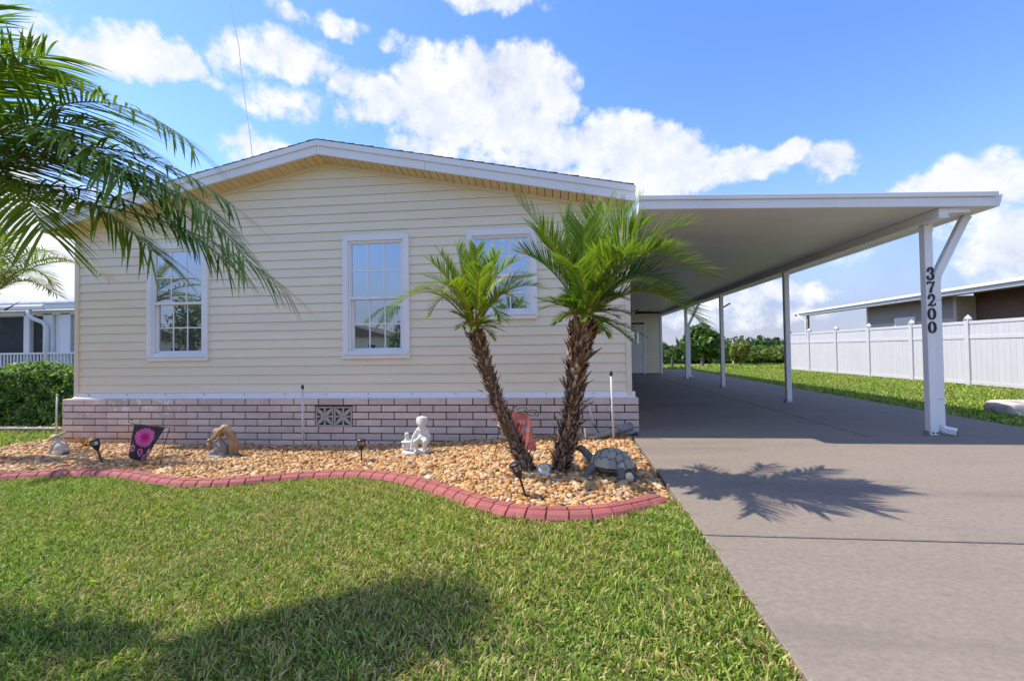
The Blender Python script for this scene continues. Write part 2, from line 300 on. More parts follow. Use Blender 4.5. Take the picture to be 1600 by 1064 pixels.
def ico(sub):
    b = bmesh.new(); bmesh.ops.create_icosphere(b, subdivisions=sub, radius=1.0); b.verts.ensure_lookup_table()
    V = np.array([v.co[:] for v in b.verts]); F = np.array([[v.index for v in f.verts] for f in b.faces]); b.free(); return V, F
ICO1, ICO2, ICO3 = ico(1), ico(2), ico(3)
def sculpt(name, balls, voxel, m, parent, iters=3, origin=None):
    """One continuous skin over a set of ellipsoids and limbs: ('e', centre, radii[, rotz]) or ('l', p0, p1, r0, r1)."""
    Vs, Fs, k = [], [], 0
    for b in balls:
        if b[0] == 'e':
            V = ICO3[0] * np.array(b[2])
            if len(b) > 3:
                c, s_ = math.cos(b[3]), math.sin(b[3]); V = V @ np.array([[c, s_, 0], [-s_, c, 0], [0, 0, 1]])
            if len(b) > 4:
                c, s_ = math.cos(b[4]), math.sin(b[4]); V = V @ np.array([[c, 0, s_], [0, 1, 0], [-s_, 0, c]])
            Vs.append(V + np.array(b[1])); Fs.append(ICO3[1] + k); k += len(V)
        else:
            p0, p1 = np.array(b[1]), np.array(b[2]); L = np.linalg.norm(p1 - p0); n = max(2, int(L / (min(b[3], b[4]) * .4)) + 1)
            for i in range(n + 1):
                t = i / n; V = ICO2[0] * (b[3] * (1 - t) + b[4] * t) + p0 * (1 - t) + p1 * t
                Vs.append(V); Fs.append(ICO2[1] + k); k += len(V)
    tmp = mesh_obj('tmp', np.vstack(Vs), np.vstack(Fs), m, None, origin=(0, 0, 0))
    r = tmp.modifiers.new('r', 'REMESH'); r.mode = 'VOXEL'; r.voxel_size = voxel; r.use_smooth_shade = True
    s_ = tmp.modifiers.new('s', 'SMOOTH'); s_.factor = .5; s_.iterations = iters
    dg = bpy.context.evaluated_depsgraph_get(); dg.update()
    me = bpy.data.meshes.new_from_object(tmp.evaluated_get(dg))
    old = tmp.data; bpy.data.objects.remove(tmp); bpy.data.meshes.remove(old)
    V = np.array([v.co[:] for v in me.vertices]); lo, hi = V.min(0), V.max(0); o = np.array([(lo[0] + hi[0]) / 2, (lo[1] + hi[1]) / 2, lo[2]]) if origin is None else np.array(origin)
    me.vertices.foreach_set('co', (V - o).astype(np.float32).ravel()); me.update()
    me.name = name
    return place(name, me, parent, o)

# ------------------------------------------------------------------ ground
gx = np.concatenate([[-2500, -600, -150, -60, -30], np.arange(-16, 17, .5), [20, 30, 60, 150, 600, 2500]])
gy = np.concatenate([[-2500, -600, -150, -60, -30, -12], np.arange(-4, 60, 1.0), [80, 150, 600, 2500]])
X, Y = np.meshgrid(gx, gy); V = np.stack([X, Y, zg(X, Y)], -1).reshape(-1, 3); nx = len(gx)
F = np.array([[j * nx + i, j * nx + i + 1, (j + 1) * nx + i + 1, (j + 1) * nx + i] for j in range(len(gy) - 1) for i in range(nx - 1)])
struct(mesh_obj('ground', V, F, M['soil'], origin=(0, 0, 0), smooth_=True))

# driveway: a dark bed in the joints, panels of concrete on it
drive = struct(MB().prism([(.70, -4), (.876, 5.66), (.93, 6.08), (.98, 24), (6.40, 24), (5.86, 6.4), (5.75, -4)], 'z', -.20, -.03).build('driveway', M['joint']))
def xl(y): return .779 + (y - 1.57) * .0237 if y < 5.9 else .95
def xr(y): return 5.86 + max(0, y - 6.4) * .0307
def panel(x0, x1, y0, y1, left=None, right=None):
    g = .009
    a0, a1 = (left(y0), left(y1)) if left else (x0 + g, x0 + g); b0, b1 = (right(y0), right(y1)) if right else (x1 - g, x1 - g)
    MB().prism([(a0, y0 + g), (b0, y0 + g), (b1, y1 - g), (a1, y1 - g)], 'z', -.16, 0).build('concrete_panel', M['concrete'], drive, bevel=.004)
panel(0, 0, -4, 2.73, xl, xr); panel(0, 0, 2.73, 5.76, xl, xr)
for y0, y1 in ((5.76, 10.4), (10.4, 15.0), (15.0, 19.6), (19.6, 24)):
    panel(0, 3.6, y0, y1, (lambda y: .96), None); panel(3.6, 0, y0, y1, None, xr)

# ------------------------------------------------------------------ the home
YB = 6.076; YW = 6.156; YF = 5.856
HX0, HX1, PKX = -7.25, .93, -3.26
def soff(x):                                               # height of the gable soffit line
    return 3.765 - (3.765 - 2.874) * (PKX - x) / (PKX + 7.25) if x < PKX else 3.765 - (3.765 - 2.924) * (x - PKX) / (.86 - PKX)
home = thing('manufactured_home', (-3.16, YB, -.25), 'cream vinyl-sided single-storey home with low gable and brick skirt', 'house')
# front wall: backing, then board after board of lap siding
wall = MB()
wall.prism([(HX0 + .02, .40), (HX1 - .02, .40), (HX1 - .02, 2.9), (PKX, 3.75), (HX0 + .02, 2.86)], 'y', YW + .075, YW + .12)
wall.box(HX0 + .02, HX0 + .12, YW + .12, 26, .4, 2.88); wall.box(HX1 - .12, HX1 - .02, YW + .12, 26, .4, 2.88); wall.box(HX0 + .12, HX1 - .12, 25.9, 26, .4, 2.88)
fw = wall.build('front_wall', M['dark_gap'], home)
EXP = .1265; z = .515; row = 0
WIN = [(-6.061, -5.08, .98, 2.715), (-3.032, -2.063, .98, 2.722), (-1.251, -.284, 1.494, 2.727)]
def board(x0, x1, z0, z1, zb=None, zt=None):
    # clipped against the gable soffit; proud at the lower edge
    lo_, hi_ = (z0 if zb is None else zb), (z1 if zt is None else zt)
    poly = [(x0, lo_), (x1, lo_), (x1, hi_), (x0, hi_)]
    def clip(poly, f):
        out = []
        for i in range(len(poly)):
            a, b = poly[i], poly[(i + 1) % len(poly)]; fa, fb = f(a), f(b)
            if fa >= 0: out.append(a)
            if fa * fb < 0: t = fa / (fa - fb); out.append((a[0] + (b[0] - a[0]) * t, a[1] + (b[1] - a[1]) * t))
        return out
    lft = lambda p: 3.765 - (3.765 - 2.874) * (PKX - p[0]) / (PKX + 7.25) - p[1]
    rgt = lambda p: 3.765 - (3.765 - 2.924) * (p[0] - PKX) / (.86 - PKX) - p[1]
    poly = clip(clip(poly, lft), rgt)
    if len(poly) < 3: return
    V = []; n = len(poly)
    yf = lambda zz: YW - .004 - .016 * (1 - (zz - z0) / (z1 - z0))
    V = [(p[0], yf(p[1]), p[1]) for p in poly] + [(p[0], YW + .070, p[1]) for p in poly]
    F = [tuple(range(n)), tuple(range(2 * n - 1, n - 1, -1))] + [(i, n + i, n + (i + 1) % n, (i + 1) % n) for i in range(n)]
    mesh_obj('siding_board', V, F, M['siding'], fw)
while z < 3.76:
    segs = [(HX0 + .05, HX1 - .05)]
    s1 = random.choice([-5.9, -4.6, -4.1, -2.4, -1.6, -.1])
    segs = [(HX0 + .05, s1 - .0008), (s1 + .0008, HX1 - .05)] if row % 2 else segs
    for a, b in segs:                                      # boards stop at the window casings
        cuts = [(a, b)]
        for wx0, wx1, wz0, wz1 in WIN:
            if z + EXP > wz0 + .02 and z < wz1 - .02:

                nc = []
                for p, q in cuts:
                    if q <= wx0 or p >= wx1: nc.append((p, q)); continue
                    if p < wx0: nc.append((p, wx0 + .03))
                    if q > wx1: nc.append((wx1 - .03, q))
                cuts = nc
        for p, q in cuts:
            if q - p > .03: board(p, q, z, z + EXP - .0015)
    for wx0, wx1, wz0, wz1 in WIN:
        if z + EXP > wz0 + .02 and z < wz1 - .02:
            if z + EXP > wz1: board(wx0 + .0305, wx1 - .0305, z, z + EXP - .0015, zb=wz1 - .03)
            if z < wz0: board(wx0 + .0305, wx1 - .0305, z, z + EXP - .0015, zt=wz0 + .03)
    z += EXP; row += 1
for x0, x1 in ((HX0 - .012, HX0 + .058), (HX1 - .058, HX1 + .012)):
    MB().box(x0, x1, YW - .034, YW + .10, .455, 2.90 if x0 < 0 else 2.91).build('corner_trim', M['cream_trim'], home, bevel=.006)
MB().prism([(YB + .012, .433), (YW + .005, .433), (YW + .005, .512), (YW - .026, .512), (YW - .030, .462), (YB + .012, .442)], 'x', HX0 + .0, HX1 + .05).build('skirt_flashing', M['white_metal'], home)
for sx in np.arange(-7.0, .9, .62): MB().tube([(sx, YW - .040, .49), (sx, YW - .025, .49)], .006, 6).build('screw', M['black'], home)
# brick skirt
SX0, SX1 = -7.40, 1.02
skirt = MB(); skirt.box(SX0 + .02, SX1 - .02, YB + .022, YB + .088, -.36, .42); skirt.box(SX1 - .09, SX1 - .012, YB + .09, 16, -.36, .42); skirt.box(SX0 + .012, SX0 + .09, YB + .09, 12, -.36, .42)
sk = skirt.build('brick_skirt', M['mortar'], home)
CH = .0975; BL = .366
brick_me = {}
def brick(x0, x1, z0, z1, side=None, y0=None):
    L = round(x1 - x0, 3); key = (L, side)
    if key not in brick_me:
        b = MB().box(-L / 2, L / 2, 0, .09, 0, z1 - z0) if side is None else MB().box(0, .09, -L / 2, L / 2, 0, z1 - z0)
        o = b.build('brick', M['brick'], None, origin=(0, 0, 0)); me = o.data; bpy.data.objects.remove(o)
        bmx = bmesh.new(); bmx.from_mesh(me); bmesh.ops.bevel(bmx, geom=bmx.edges[:], offset=.004, segments=1, affect='EDGES'); bmx.to_mesh(me); bmx.free()
        brick_me[key] = me
    j = random.uniform(-.0025, .0025)
    loc = ((x0 + x1) / 2, YB + j, z0) if side is None else (y0, (x0 + x1) / 2, z0)
    return inst('brick', brick_me[key], sk, loc)
VX0, VX1 = -3.42, -2.88
for r in range(8):
    z1 = .430 - r * CH; z0 = z1 - CH + .014
    x = SX0; first = True
    off = BL / 2 if r % 2 else BL
    edges = [SX0, SX0 + off]
    while edges[-1] + BL < SX1 - .05: edges.append(edges[-1] + BL)
    edges.append(SX1)
    for a, b in zip(edges[:-1], edges[1:]):
        if 1 <= r <= 3:
            if a >= VX0 - .02 and b <= VX1 + .02: continue
            if a < VX0 < b and b <= VX1 + .3: b = VX0
            if a < VX1 < b and a >= VX0 - .3: a = VX1
            if b - a < .05: continue
        brick(round(a + .007, 3), round(b - .007, 3), z0, z1)
    for k in range(12): brick(YB + .095 + k * BL + (.18 if r % 2 else 0), YB + .095 + (k + 1) * BL - .01 + (.18 if r % 2 else 0), z0, z1, 'r', SX1 - .09)
# two pierced vent blocks
for i in range(2):
    bx0 = VX0 + .006 + i * .270; s_ = .258; cx, cz = bx0 + s_ / 2, .042 + .1395; hz = .137
    vb = MB(); y0, y1 = YB + .002, YB + .07
    t = .020
    vb.box(bx0, bx0 + t, y0, y1, cz - hz, cz + hz); vb.box(bx0 + s_ - t, bx0 + s_, y0, y1, cz - hz, cz + hz); vb.box(bx0 + t, bx0 + s_ - t, y0, y1, cz + hz - t, cz + hz); vb.box(bx0 + t, bx0 + s_ - t, y0, y1, cz - hz, cz - hz + t)
    v = vb.build('vent_block', M['vent_block'], home, bevel=.003)
    for a in range(4):
        ang = rad(45 + 90 * a); R_ = .155; pl = []
        for q in range(9):
            u = q / 8; wd = .020 * math.sin(math.pi * u) + .006
            pl.append((u * R_, wd))
        pts = pl + [(u, -w_) for u, w_ in reversed(pl)]
        pts = [(cx + u * math.cos(ang) - w_ * math.sin(ang), cz + u * math.sin(ang) + w_ * math.cos(ang)) for u, w_ in pts]
        pts = [(min(max(p[0], bx0 + t), bx0 + s_ - t), min(max(p[1], cz - hz + t), cz + hz - t)) for p in pts]
        MB().prism(pts[::-1], 'y', y0 + .004, y1).build('petal', M['vent_block'], v)
    for a in range(4):
        ang = rad(90 * a); e = (hz - t) if a % 2 else (s_ / 2 - t); dx, dz = math.cos(ang), math.sin(ang)
        pts = [(cx + dx * .02 - dz * .006, cz + dz * .02 + dx * .006), (cx + dx * .02 + dz * .006, cz + dz * .02 - dx * .006), (cx + dx * e + dz * .016, cz + dz * e - dx * .016), (cx + dx * e - dz * .016, cz + dz * e + dx * .016)]
        MB().prism(pts, 'y', y0 + .006, y1).build('rib', M['vent_block'], v)
# windows
def window(x0, x1, z0, z1, split):
    t = .085; yo = YW - .050
    f = MB()
    f.prism([(x0, z0), (x0 + t, z0 + t), (x0 + t, z1 - t), (x0, z1)][::-1], 'y', yo, YW + .02)
    f.prism([(x1, z0), (x1, z1), (x1 - t, z1 - t), (x1 - t, z0 + t)][::-1], 'y', yo, YW + .02)
    f.prism([(x0, z1), (x0 + t, z1 - t), (x1 - t, z1 - t), (x1, z1)][::-1], 'y', yo, YW + .02)
    f.prism([(x0, z0), (x1, z0), (x1 - t, z0 + t), (x0 + t, z0 + t)][::-1], 'y', yo, YW + .02)
    win = f.build('window', M['white'], home, bevel=.005)
    a0, a1, b0, b1 = x0 + t, x1 - t, z0 + t, z1 - t
    q = .028; fr = MB(); y0, y1 = YW - .030, YW + .04
    fr.box(a0, a0 + q, y0, y1, b0, b1); fr.box(a1 - q, a1, y0, y1, b0, b1); fr.box(a0 + q, a1 - q, y0, y1, b1 - q, b1); fr.box(a0 + q, a1 - q, y0, y1, b0, b0 + q)
    fr.build('frame', M['white'], win, bevel=.003)
    MB().box(x0 + .03, x1 - .03, yo - .018, yo - .002, z0 + t - .03, z0 + t - .004).build('sill', M['white'], win, bevel=.004) 
    zm = b0 + (b1 - b0) * split
    def sash(sx0, sx1, sz0, sz1, y, tw):
        s_ = MB(); s_.box(sx0, sx0 + tw, y, y + .03, sz0, sz1); s_.box(sx1 - tw, sx1, y, y + .03, sz0, sz1); s_.box(sx0 + tw, sx1 - tw, y, y + .03, sz1 - tw, sz1); s_.box(sx0 + tw, sx1 - tw, y, y + .03, sz0, sz0 + tw)
        s_.build('sash', M['white'], win, bevel=.003)
        gx0, gx1, gz0, gz1 = sx0 + tw, sx1 - tw, sz0 + tw, sz1 - tw; mw = .0085
        for i in range(3):
            for k in range(2):
                px0 = gx0 + (gx1 - gx0) * i / 3; px1 = gx0 + (gx1 - gx0) * (i + 1) / 3; pz0 = gz0 + (gz1 - gz0) * k / 2; pz1 = gz0 + (gz1 - gz0) * (k + 1) / 2
                MB().box(px0, px1, y + .016, y + .022, pz0, pz1).build('pane', M['glass'], win)
        for i in (1, 2):
            xx = gx0 + (gx1 - gx0) * i / 3; MB().box(xx - mw, xx + mw, y + .0105, y + .0155, gz0, gz1).build('muntin', M['white'], win)
        zz = (gz0 + gz1) / 2; MB().box(gx0, gx1, y + .0085, y + .0103, zz - mw, zz + mw).build('muntin', M['white'], win)
    sash(a0 + q, a1 - q, zm - .015, b1 - q, YW - .018, .016)
    sash(a0 + q, a1 - q, b0 + q, zm + .012, YW + .014, .036)
    MB().box(a0 + q, a1 - q, YW - .026, YW + .012, zm - .022, zm + .014).build('meeting_rail', M['white'], win, bevel=.003)
window(*WIN[0], .49); window(*WIN[1], .49); window(*WIN[2], .49)
# roof, rake fascia, soffit
def rk(x, top):                                            # rake line in the fascia plane
    if x < PKX: return (3.981 if top else 3.79) + (x - PKX) * ((3.981 - 3.07) / 4.25 if top else (3.79 - 2.895) / 4.25)
    return (3.981 if top else 3.79) - (x - PKX) * ((3.981 - 3.137) / 4.235 if top else (3.79 - 2.943) / 4.235)
XL, XR = -7.51, .975
roof = MB()
roof.prism([(XL, rk(XL, 1) + .004), (PKX, 3.985), (XR, rk(XR, 1) + .004), (XR, rk(XR, 1) - .10), (PKX, 3.83), (XL, rk(XL, 1) - .10)][::-1], 'y', YF + .03, 26.2)
rf = roof.build('roof', M['shingle'], home)
for sgn in (-1, 1):                                        # rake edge of each shingle course
    n = 31; L = (PKX - XL) if sgn < 0 else (XR - PKX)
    for i in range(n):
        u0, u1 = L * i / n, L * (i + 1) / n - .004; xa, xb = PKX + sgn * u0, PKX + sgn * u1
        h0 = random.uniform(.004, .008); h1 = random.uniform(.011, .018); d = random.uniform(.02, .035)
        za, zb = rk(xa, 1) + .005, rk(xb, 1) + .005
        p = [(xa, YF - .008 - d * .4, za), (xb, YF - .008 - d * .4, zb), (xb, 26.2, zb), (xa, 26.2, za), (xa, YF - .008 - d * .4, za + h0), (xb, YF - .008 - d * .4, zb + h1), (xb, 26.2, zb + h1), (xa, 26.2, za + h0)]
        if sgn < 0: p = [p[1], p[0], p[3], p[2], p[5], p[4], p[7], p[6]]
        MB().hexa(p).build('shingle_course', M['shingle'], rf)
def rake(xa, xb, o0, o1, y0, y1, nm, m_, base=None):       # a board along the rake between two heights above the fascia's lower line
    g = lambda x, o: rk(x, 0) + o * (rk(x, 1) - rk(x, 0))
    MB().hexa([(xa, y0, g(xa, o0)), (xb, y0, g(xb, o0)), (xb, y1, g(xb, o0)), (xa, y1, g(xa, o0)), (xa, y0, g(xa, o1)), (xb, y0, g(xb, o1)), (xb, y1, g(xb, o1)), (xa, y1, g(xa, o1))]).build(nm, m_, home)
for a, b in ((XL, -5.3), (-5.297, PKX - .001), (PKX + .001, -1.75), (-1.747, XR)):
    rake(a, b, 0, .615, YF, YF + .035, 'fascia_board', M['white_metal'])
for a, b in ((XL, PKX - .001), (PKX + .001, -.25), (-.248, XR + .015)):
    rake(a, b, .60, 1.0, YF - .016, YF - .002, 'drip_edge', M['white_metal'])
soffit = MB()
soffit.prism([(XL, rk(XL, 0) + .03), (PKX, 3.81), (XR, rk(XR, 0) + .03), (XR, rk(XR, 0) + .06), (PKX, 3.86), (XL, rk(XL, 0) + .06)][::-1], 'y', YF + .036, YW + .1)
sf = soffit.build('soffit', M['dark_gap'], home)
se = list(np.linspace(XL, PKX, 42)) + list(np.linspace(PKX, XR, 42))[1:]
for xa, xb in zip(se[:-1], se[1:]):
    xa += .0045; xb -= .0045
    za, zb = rk(xa, 0) + .008, rk(xb, 0) + .008
    MB().hexa([(xa, YF + .037, za), (xb, YF + .037, zb), (xb, YW - .005, soff(min(max(xb, -7.24), .85)) + .0 if -7.25 < xb < .9 else zb), (xa, YW - .005, soff(min(max(xa, -7.24), .85)) if -7.25 < xa < .9 else za), (xa, YF + .037, za + .012), (xb, YF + .037, zb + .012), (xb, YW - .005, zb + .03), (xa, YW - .005, za + .03)]).build('soffit_panel', M['soffit'], sf)
for a, b in ((HX0 + .05, PKX), (PKX, HX1 - .05)):
    MB().hexa([(a, YW - .036, soff(a) - .034), (b, YW - .036, soff(b) - .034), (b, YW, soff(b) - .034), (a, YW, soff(a) - .034), (a, YW - .036, soff(a) + .01), (b, YW - .036, soff(b) + .01), (b, YW, soff(b) + .01), (a, YW, soff(a) + .01)]).build('gable_trim', M['cream_trim'], home)
MB().box(XL + .01, HX0, YF + .04, 26, 2.885, 2.90).build('eave_soffit', M['soffit'], home)
MB().box(XL - .004, XL + .012, YF, 26, 2.885, 3.06).build('eave_fascia', M['white_metal'], home)
MB().box(XR - .002, XR + .012, YF + .001, 26, 2.945, 3.12).build('eave_fascia', M['white_metal'], home)

# ------------------------------------------------------------------ carport
car = thing('carport', (2.9, 5.4, 0), 'white aluminium carport with flat roof on slim posts beside the home', 'carport')
CY0, CY1 = 5.55, 25.5
def cz(x): return 2.735 - (x - 1.20) * .0365               # underside of the roof
CXL, CXR = .99, 4.84
n = int((CY1 - CY0 - .05) / .61)
for i in range(n):
    a = CY0 + .04 + i * .61; g = .003
    MB().hexa([(CXL, a + g, cz(CXL)), (CXR - .04, a + g, cz(CXR)), (CXR - .04, a + .61 - g, cz(CXR)), (CXL, a + .61 - g, cz(CXL)), (CXL, a + g, cz(CXL) + .08), (CXR - .04, a + g, cz(CXR) + .08), (CXR - .04, a + .61 - g, cz(CXR) + .08), (CXL, a + .61 - g, cz(CXL) + .08)]).build('roof_panel', M['white_metal'], car, bevel=.003)
def slab(x0, x1, y0, y1, d0, d1, nm):
    MB().hexa([(x0, y0, cz(x0) + d0), (x1, y0, cz(x1) + d0), (x1, y1, cz(x1) + d0), (x0, y1, cz(x0) + d0), (x0, y0, cz(x0) + d1), (x1, y0, cz(x1) + d1), (x1, y1, cz(x1) + d1), (x0, y1, cz(x0) + d1)]).build(nm, M['white_metal'], car, bevel=.003)
slab(CXL - .02, CXR, CY0, CY0 + .035, -.004, .10, 'front_fascia'); slab(CXL - .02, CXR + .02, CY0 - .022, CY0 + .03, .102, .155, 'front_fascia_lip')
slab(CXL, CXR - .05, CY0 + .04, CY1, .083, .12, 'roof_deck')
# gutter along the outer edge
zr = cz(CXR)
MB().prism([(CXR - .03, zr), (CXR - .03, zr + .13), (CXR - .02, zr + .13), (CXR - .02, zr + .012), (CXR + .055, zr + .012), (CXR + .07, zr + .07), (CXR + .085, zr + .13), (CXR + .10, zr + .13), (CXR + .085, zr + .065), (CXR + .065, zr)][::-1], 'y', CY0 + .038, CY1).build('gutter', M['white_metal'], car)
MB().prism([(CXR - .03, zr), (CXR - .03, zr + .13), (CXR + .10, zr + .13), (CXR + .085, zr + .065), (CXR + .065, zr)][::-1], 'y', CY0 + .030, CY0 + .0375).build('gutter_end_cap', M['white_metal'], car)
BXa, BXb = 4.30, 4.40
MB().box(BXa, BXb, CY0 + .05, CY1, cz(4.35) - .100, cz(4.35) - .003).build('beam', M['white_metal'], car, bevel=.004)
MB().box(BXa - .012, BXb + .012, CY0 + .048, CY1, cz(4.35) - .116, cz(4.35) - .1005).build('beam_flange', M['white_metal'], car, bevel=.003)
PXa, PXb = 4.355, 4.445
posts = []
for i, py in enumerate((5.89, 9.30, 12.86, 16.36)):
    p = MB().box(PXa, PXb, py, py + .09, 0, cz(4.4) - .117).build('post', M['white_metal'], car, bevel=.005); posts.append(p)
    MB().box(PXa - .03, PXa - .002, py + .01, py + .08, 0, .05).build('foot_bracket', M['grey_plastic'], p, bevel=.004)
    MB().box(PXa - .004, PXb + .004, py - .006, py - .001, cz(4.4) - .20, cz(4.4) - .02).build('top_bracket', M['white_metal'], p)
    for zz in (cz(4.4) - .04, cz(4.4) - .11): MB().tube([(PXa + .02, py - .014, zz), (PXa + .02, py - .004, zz)], .011, 8).build('bolt', M['black'], p)
    for xx in (PXa + .02, PXb - .02): MB().tube([(xx, py - .012, .03), (xx, py + .0, .03)], .009, 8).build('bolt', M['black'], p)
def downspout(py):
    w_, d = .075, .06
    yc = py + .035
    pth = [(4.865, zr - .0), (4.82, zr - .06), (4.505, 1.90), (4.49, 1.80), (4.49, .12)]
    V = []; F = []
    for i, (px, pz) in enumerate(pth):
        a = pth[max(i - 1, 0)]; b = pth[min(i + 1, len(pth) - 1)]; dx, dz = b[0] - a[0], b[1] - a[1]; L = math.hypot(dx, dz); nx_, nz_ = -dz / L, dx / L
        for s1, s2 in ((-1, -1), (1, -1), (1, 1), (-1, 1)): V.append((px + nx_ * w_ / 2 * s1, yc + d / 2 * s2, pz + nz_ * w_ / 2 * s1))
    for i in range(len(pth) - 1):
        for j in range(4): F.append((i * 4 + j, i * 4 + (j + 1) % 4, i * 4 + 4 + (j + 1) % 4, i * 4 + 4 + j))
    o = mesh_obj('downspout', V, F, M['white_metal'], car)
    sd = o.modifiers.new('sol', 'SOLIDIFY'); sd.thickness = .004
    MB().box(4.448, 4.531, yc - .034, yc + .034, 1.60, 1.605).build('seam', M['grey_plastic'], o)
    el_ = [(4.49, yc, .13), (4.49, yc, .10), (4.525, yc - .03, .066), (4.60, yc - .10, .048)]; MB().tube(el_, .048, 4).build('elbow', M['white_metal'], o, bevel=.004); MB().tube([(4.6005, yc - .1005, .048), (4.604, yc - .1035, .0475)], .038, 4).build('outlet', M['black'], o)  # black end plate paints the shade inside the elbow's open mouth
    MB().box(4.448, 4.531, yc - .034, yc + .034, .42, .425).build('seam', M['grey_plastic'], o)
downspout(5.905); downspout(16.375)
MB().box(4.40, 4.62, 5.60, 5.66, cz(4.45) - .06, cz(4.45) - .004).build('gutter_bracket', M['white_metal'], car)
# the house number, digit under digit on the near post
def ribbon(pts, ws, y0, y1):
    V = []; F = []; n = len(pts)
    for i, (x, z_) in enumerate(pts):
        a = pts[max(i - 1, 0)]; b = pts[min(i + 1, n - 1)]; dx, dz = b[0] - a[0], b[1] - a[1]; L = math.hypot(dx, dz) or 1
        nx_, nz_ = -dz / L, dx / L; w_ = ws[i] / 2
        for yy in (y0, y1): V += [(x + nx_ * w_, yy, z_ + nz_ * w_), (x - nx_ * w_, yy, z_ - nz_ * w_)]
    for i in range(n - 1):
        k = i * 4; F += [(k, k + 1, k + 5, k + 4), (k + 2, k + 6, k + 7, k + 3), (k, k + 4, k + 6, k + 2), (k + 1, k + 3, k + 7, k + 5)]
    F += [(0, 2, 3, 1), (4 * n - 4, 4 * n - 3, 4 * n - 1, 4 * n - 2)]
    return V, F
def arc(cx, cy, rx, ry, a0, a1, n): return [(cx + rx * math.cos(rad(a0 + (a1 - a0) * i / n)), cy + ry * math.sin(rad(a0 + (a1 - a0) * i / n))) for i in range(n + 1)]
def wprof(n, lo, hi): return [lo + (hi - lo) * math.sin(math.pi * i / (n - 1)) for i in range(n)]
GL = {}
p = arc(.5, .5, .32, .43, 0, 360, 28); GL['0'] = [(p, [.10 + .13 * abs(math.cos(2 * math.pi * i / 28)) for i in range(29)])]
p = arc(.47, .72, .26, .23, 165, -80, 14); q_ = arc(.45, .28, .32, .25, 85, -165, 16)
GL['3'] = [(p, wprof(15, .10, .22)), (q_, wprof(17, .10, .24)), (arc(.25, .72, .07, .06, 0, 360, 8), [.10] * 9), (arc(.2, .24, .07, .06, 0, 360, 8), [.10] * 9)]
GL['7'] = [([(.14, .86), (.3, .90), (.6, .84), (.86, .90)], [.16, .17, .14, .12]), ([(.86, .93), (.7, .62), (.52, .35), (.44, .05)], [.08, .13, .19, .22]), ([(.15, .92), (.13, .70)], [.09, .06])]
GL['2'] = [(arc(.5, .70, .29, .25, 170, -30, 14) + [(.55, .36), (.32, .18), (.18, .08)], wprof(15, .10, .22) + [.18, .14, .12]), ([(.16, .09), (.4, .13), (.65, .07), (.88, .12)], [.13, .16, .17, .10]), (arc(.25, .70, .07, .06, 0, 360, 8), [.10] * 9), ([(.87, .10), (.89, .28)], [.10, .05])]
dw, dh = .105, .148
for ch, zc in zip('37200', (1.842, 1.682, 1.522, 1.362, 1.202)):
    V = []; F = []
    for k_, (pts, ws) in enumerate(GL[ch]):
        a, b = ribbon([(4.402 - dw / 2 + x * dw, zc + z_ * dh) for x, z_ in pts], [w_ * dw for w_ in ws], 5.876 - k_ * .0006, 5.888); F += [tuple(i + len(V) for i in f) for f in b]; V += a
    o = mesh_obj('digit', V, F, M['black'], posts[0]); o['label'] = 'black serif house number digit ' + ch
# bracket on the third post
MB().tube([(4.45, 12.9, 2.16), (4.62, 12.85, 2.27)], .02, 8).build('flag_bracket', M['black'], car)
# ceiling fan near the back of the carport
fan = thing('ceiling_fan', (2.28, 14.6, 2.2), 'brown-bladed ceiling fan hanging under the carport roof near the storage room', 'fan')
MB().lathe([(.02, .42), (.02, .10), (.09, .09), (.10, 0), (.05, -.04)][::-1], (2.28, 14.6, 2.2), 14).build('hub', M['white'], fan)
for k in range(4):
    a = rad(8 + 90 * k); c_, s_ = math.cos(a), math.sin(a)
    pts = [(.09, -.02), (.18, -.06), (.56, -.07), (.60, 0), (.56, .07), (.18, .06), (.09, .02)]
    MB().prism([(2.28 + u * c_ - v * s_, 14.6 + u * s_ + v * c_) for u, v in pts], 'z', 2.235, 2.245).build('blade', M['fan_wood'], fan)

# storage room at the end of the carport
UY = 19.9
ut = thing('storage_room', (2.7, UY, 0), 'cream-sided storage room with a white door at the end of the carport', 'storage room')
uw = MB().box(.95, 4.32, UY + .012, UY + 4, 0, 2.62).build('wall', M['dark_gap'], ut)
z = .03
while z < 2.55:
    for a, b in ((.95, 2.62), (3.62, 4.30)) if z < 2.10 else ((.95, 4.30),):
        MB().prism([(UY - .020, z), (UY - .004, z + EXP - .002), (UY + .010, z + EXP - .002), (UY + .010, z)][::-1], 'x', a, b).build('siding_board', M['siding'], uw)
    z += EXP
MB().box(4.26, 4.345, UY - .04, UY + .08, 0, 2.6).build('corner_trim', M['white'], ut, bevel=.004)
dr = MB().box(2.68, 3.56, UY - .030, UY + .011, .03, 2.05).build('door', M['door'], ut, bevel=.004)
fr = MB(); fr.box(2.62, 2.68, UY - .045, UY + .011, .0, 2.11); fr.box(3.56, 3.62, UY - .045, UY + .011, 0, 2.11); fr.box(2.68, 3.56, UY - .045, UY + .011, 2.05, 2.11); fr.build('frame', M['white'], dr, bevel=.004)
for i in range(3):
    for k in range(3): MB().box(2.86 + i * .175, 3.02 + i * .175, UY - .036, UY - .031, 1.30 + k * .17, 1.455 + k * .17).build('pane', M['glass'], dr)
MB().tube([(2.76, UY - .08, 1.0), (2.76, UY - .03, 1.0)], .028, 10).build('knob', M['grey_plastic'], dr)
MB().box(4.345, 4.41, UY + .0, UY + .06, 1.15, 1.30).build('meter_box', M['grey_plastic'], ut, bevel=.006)

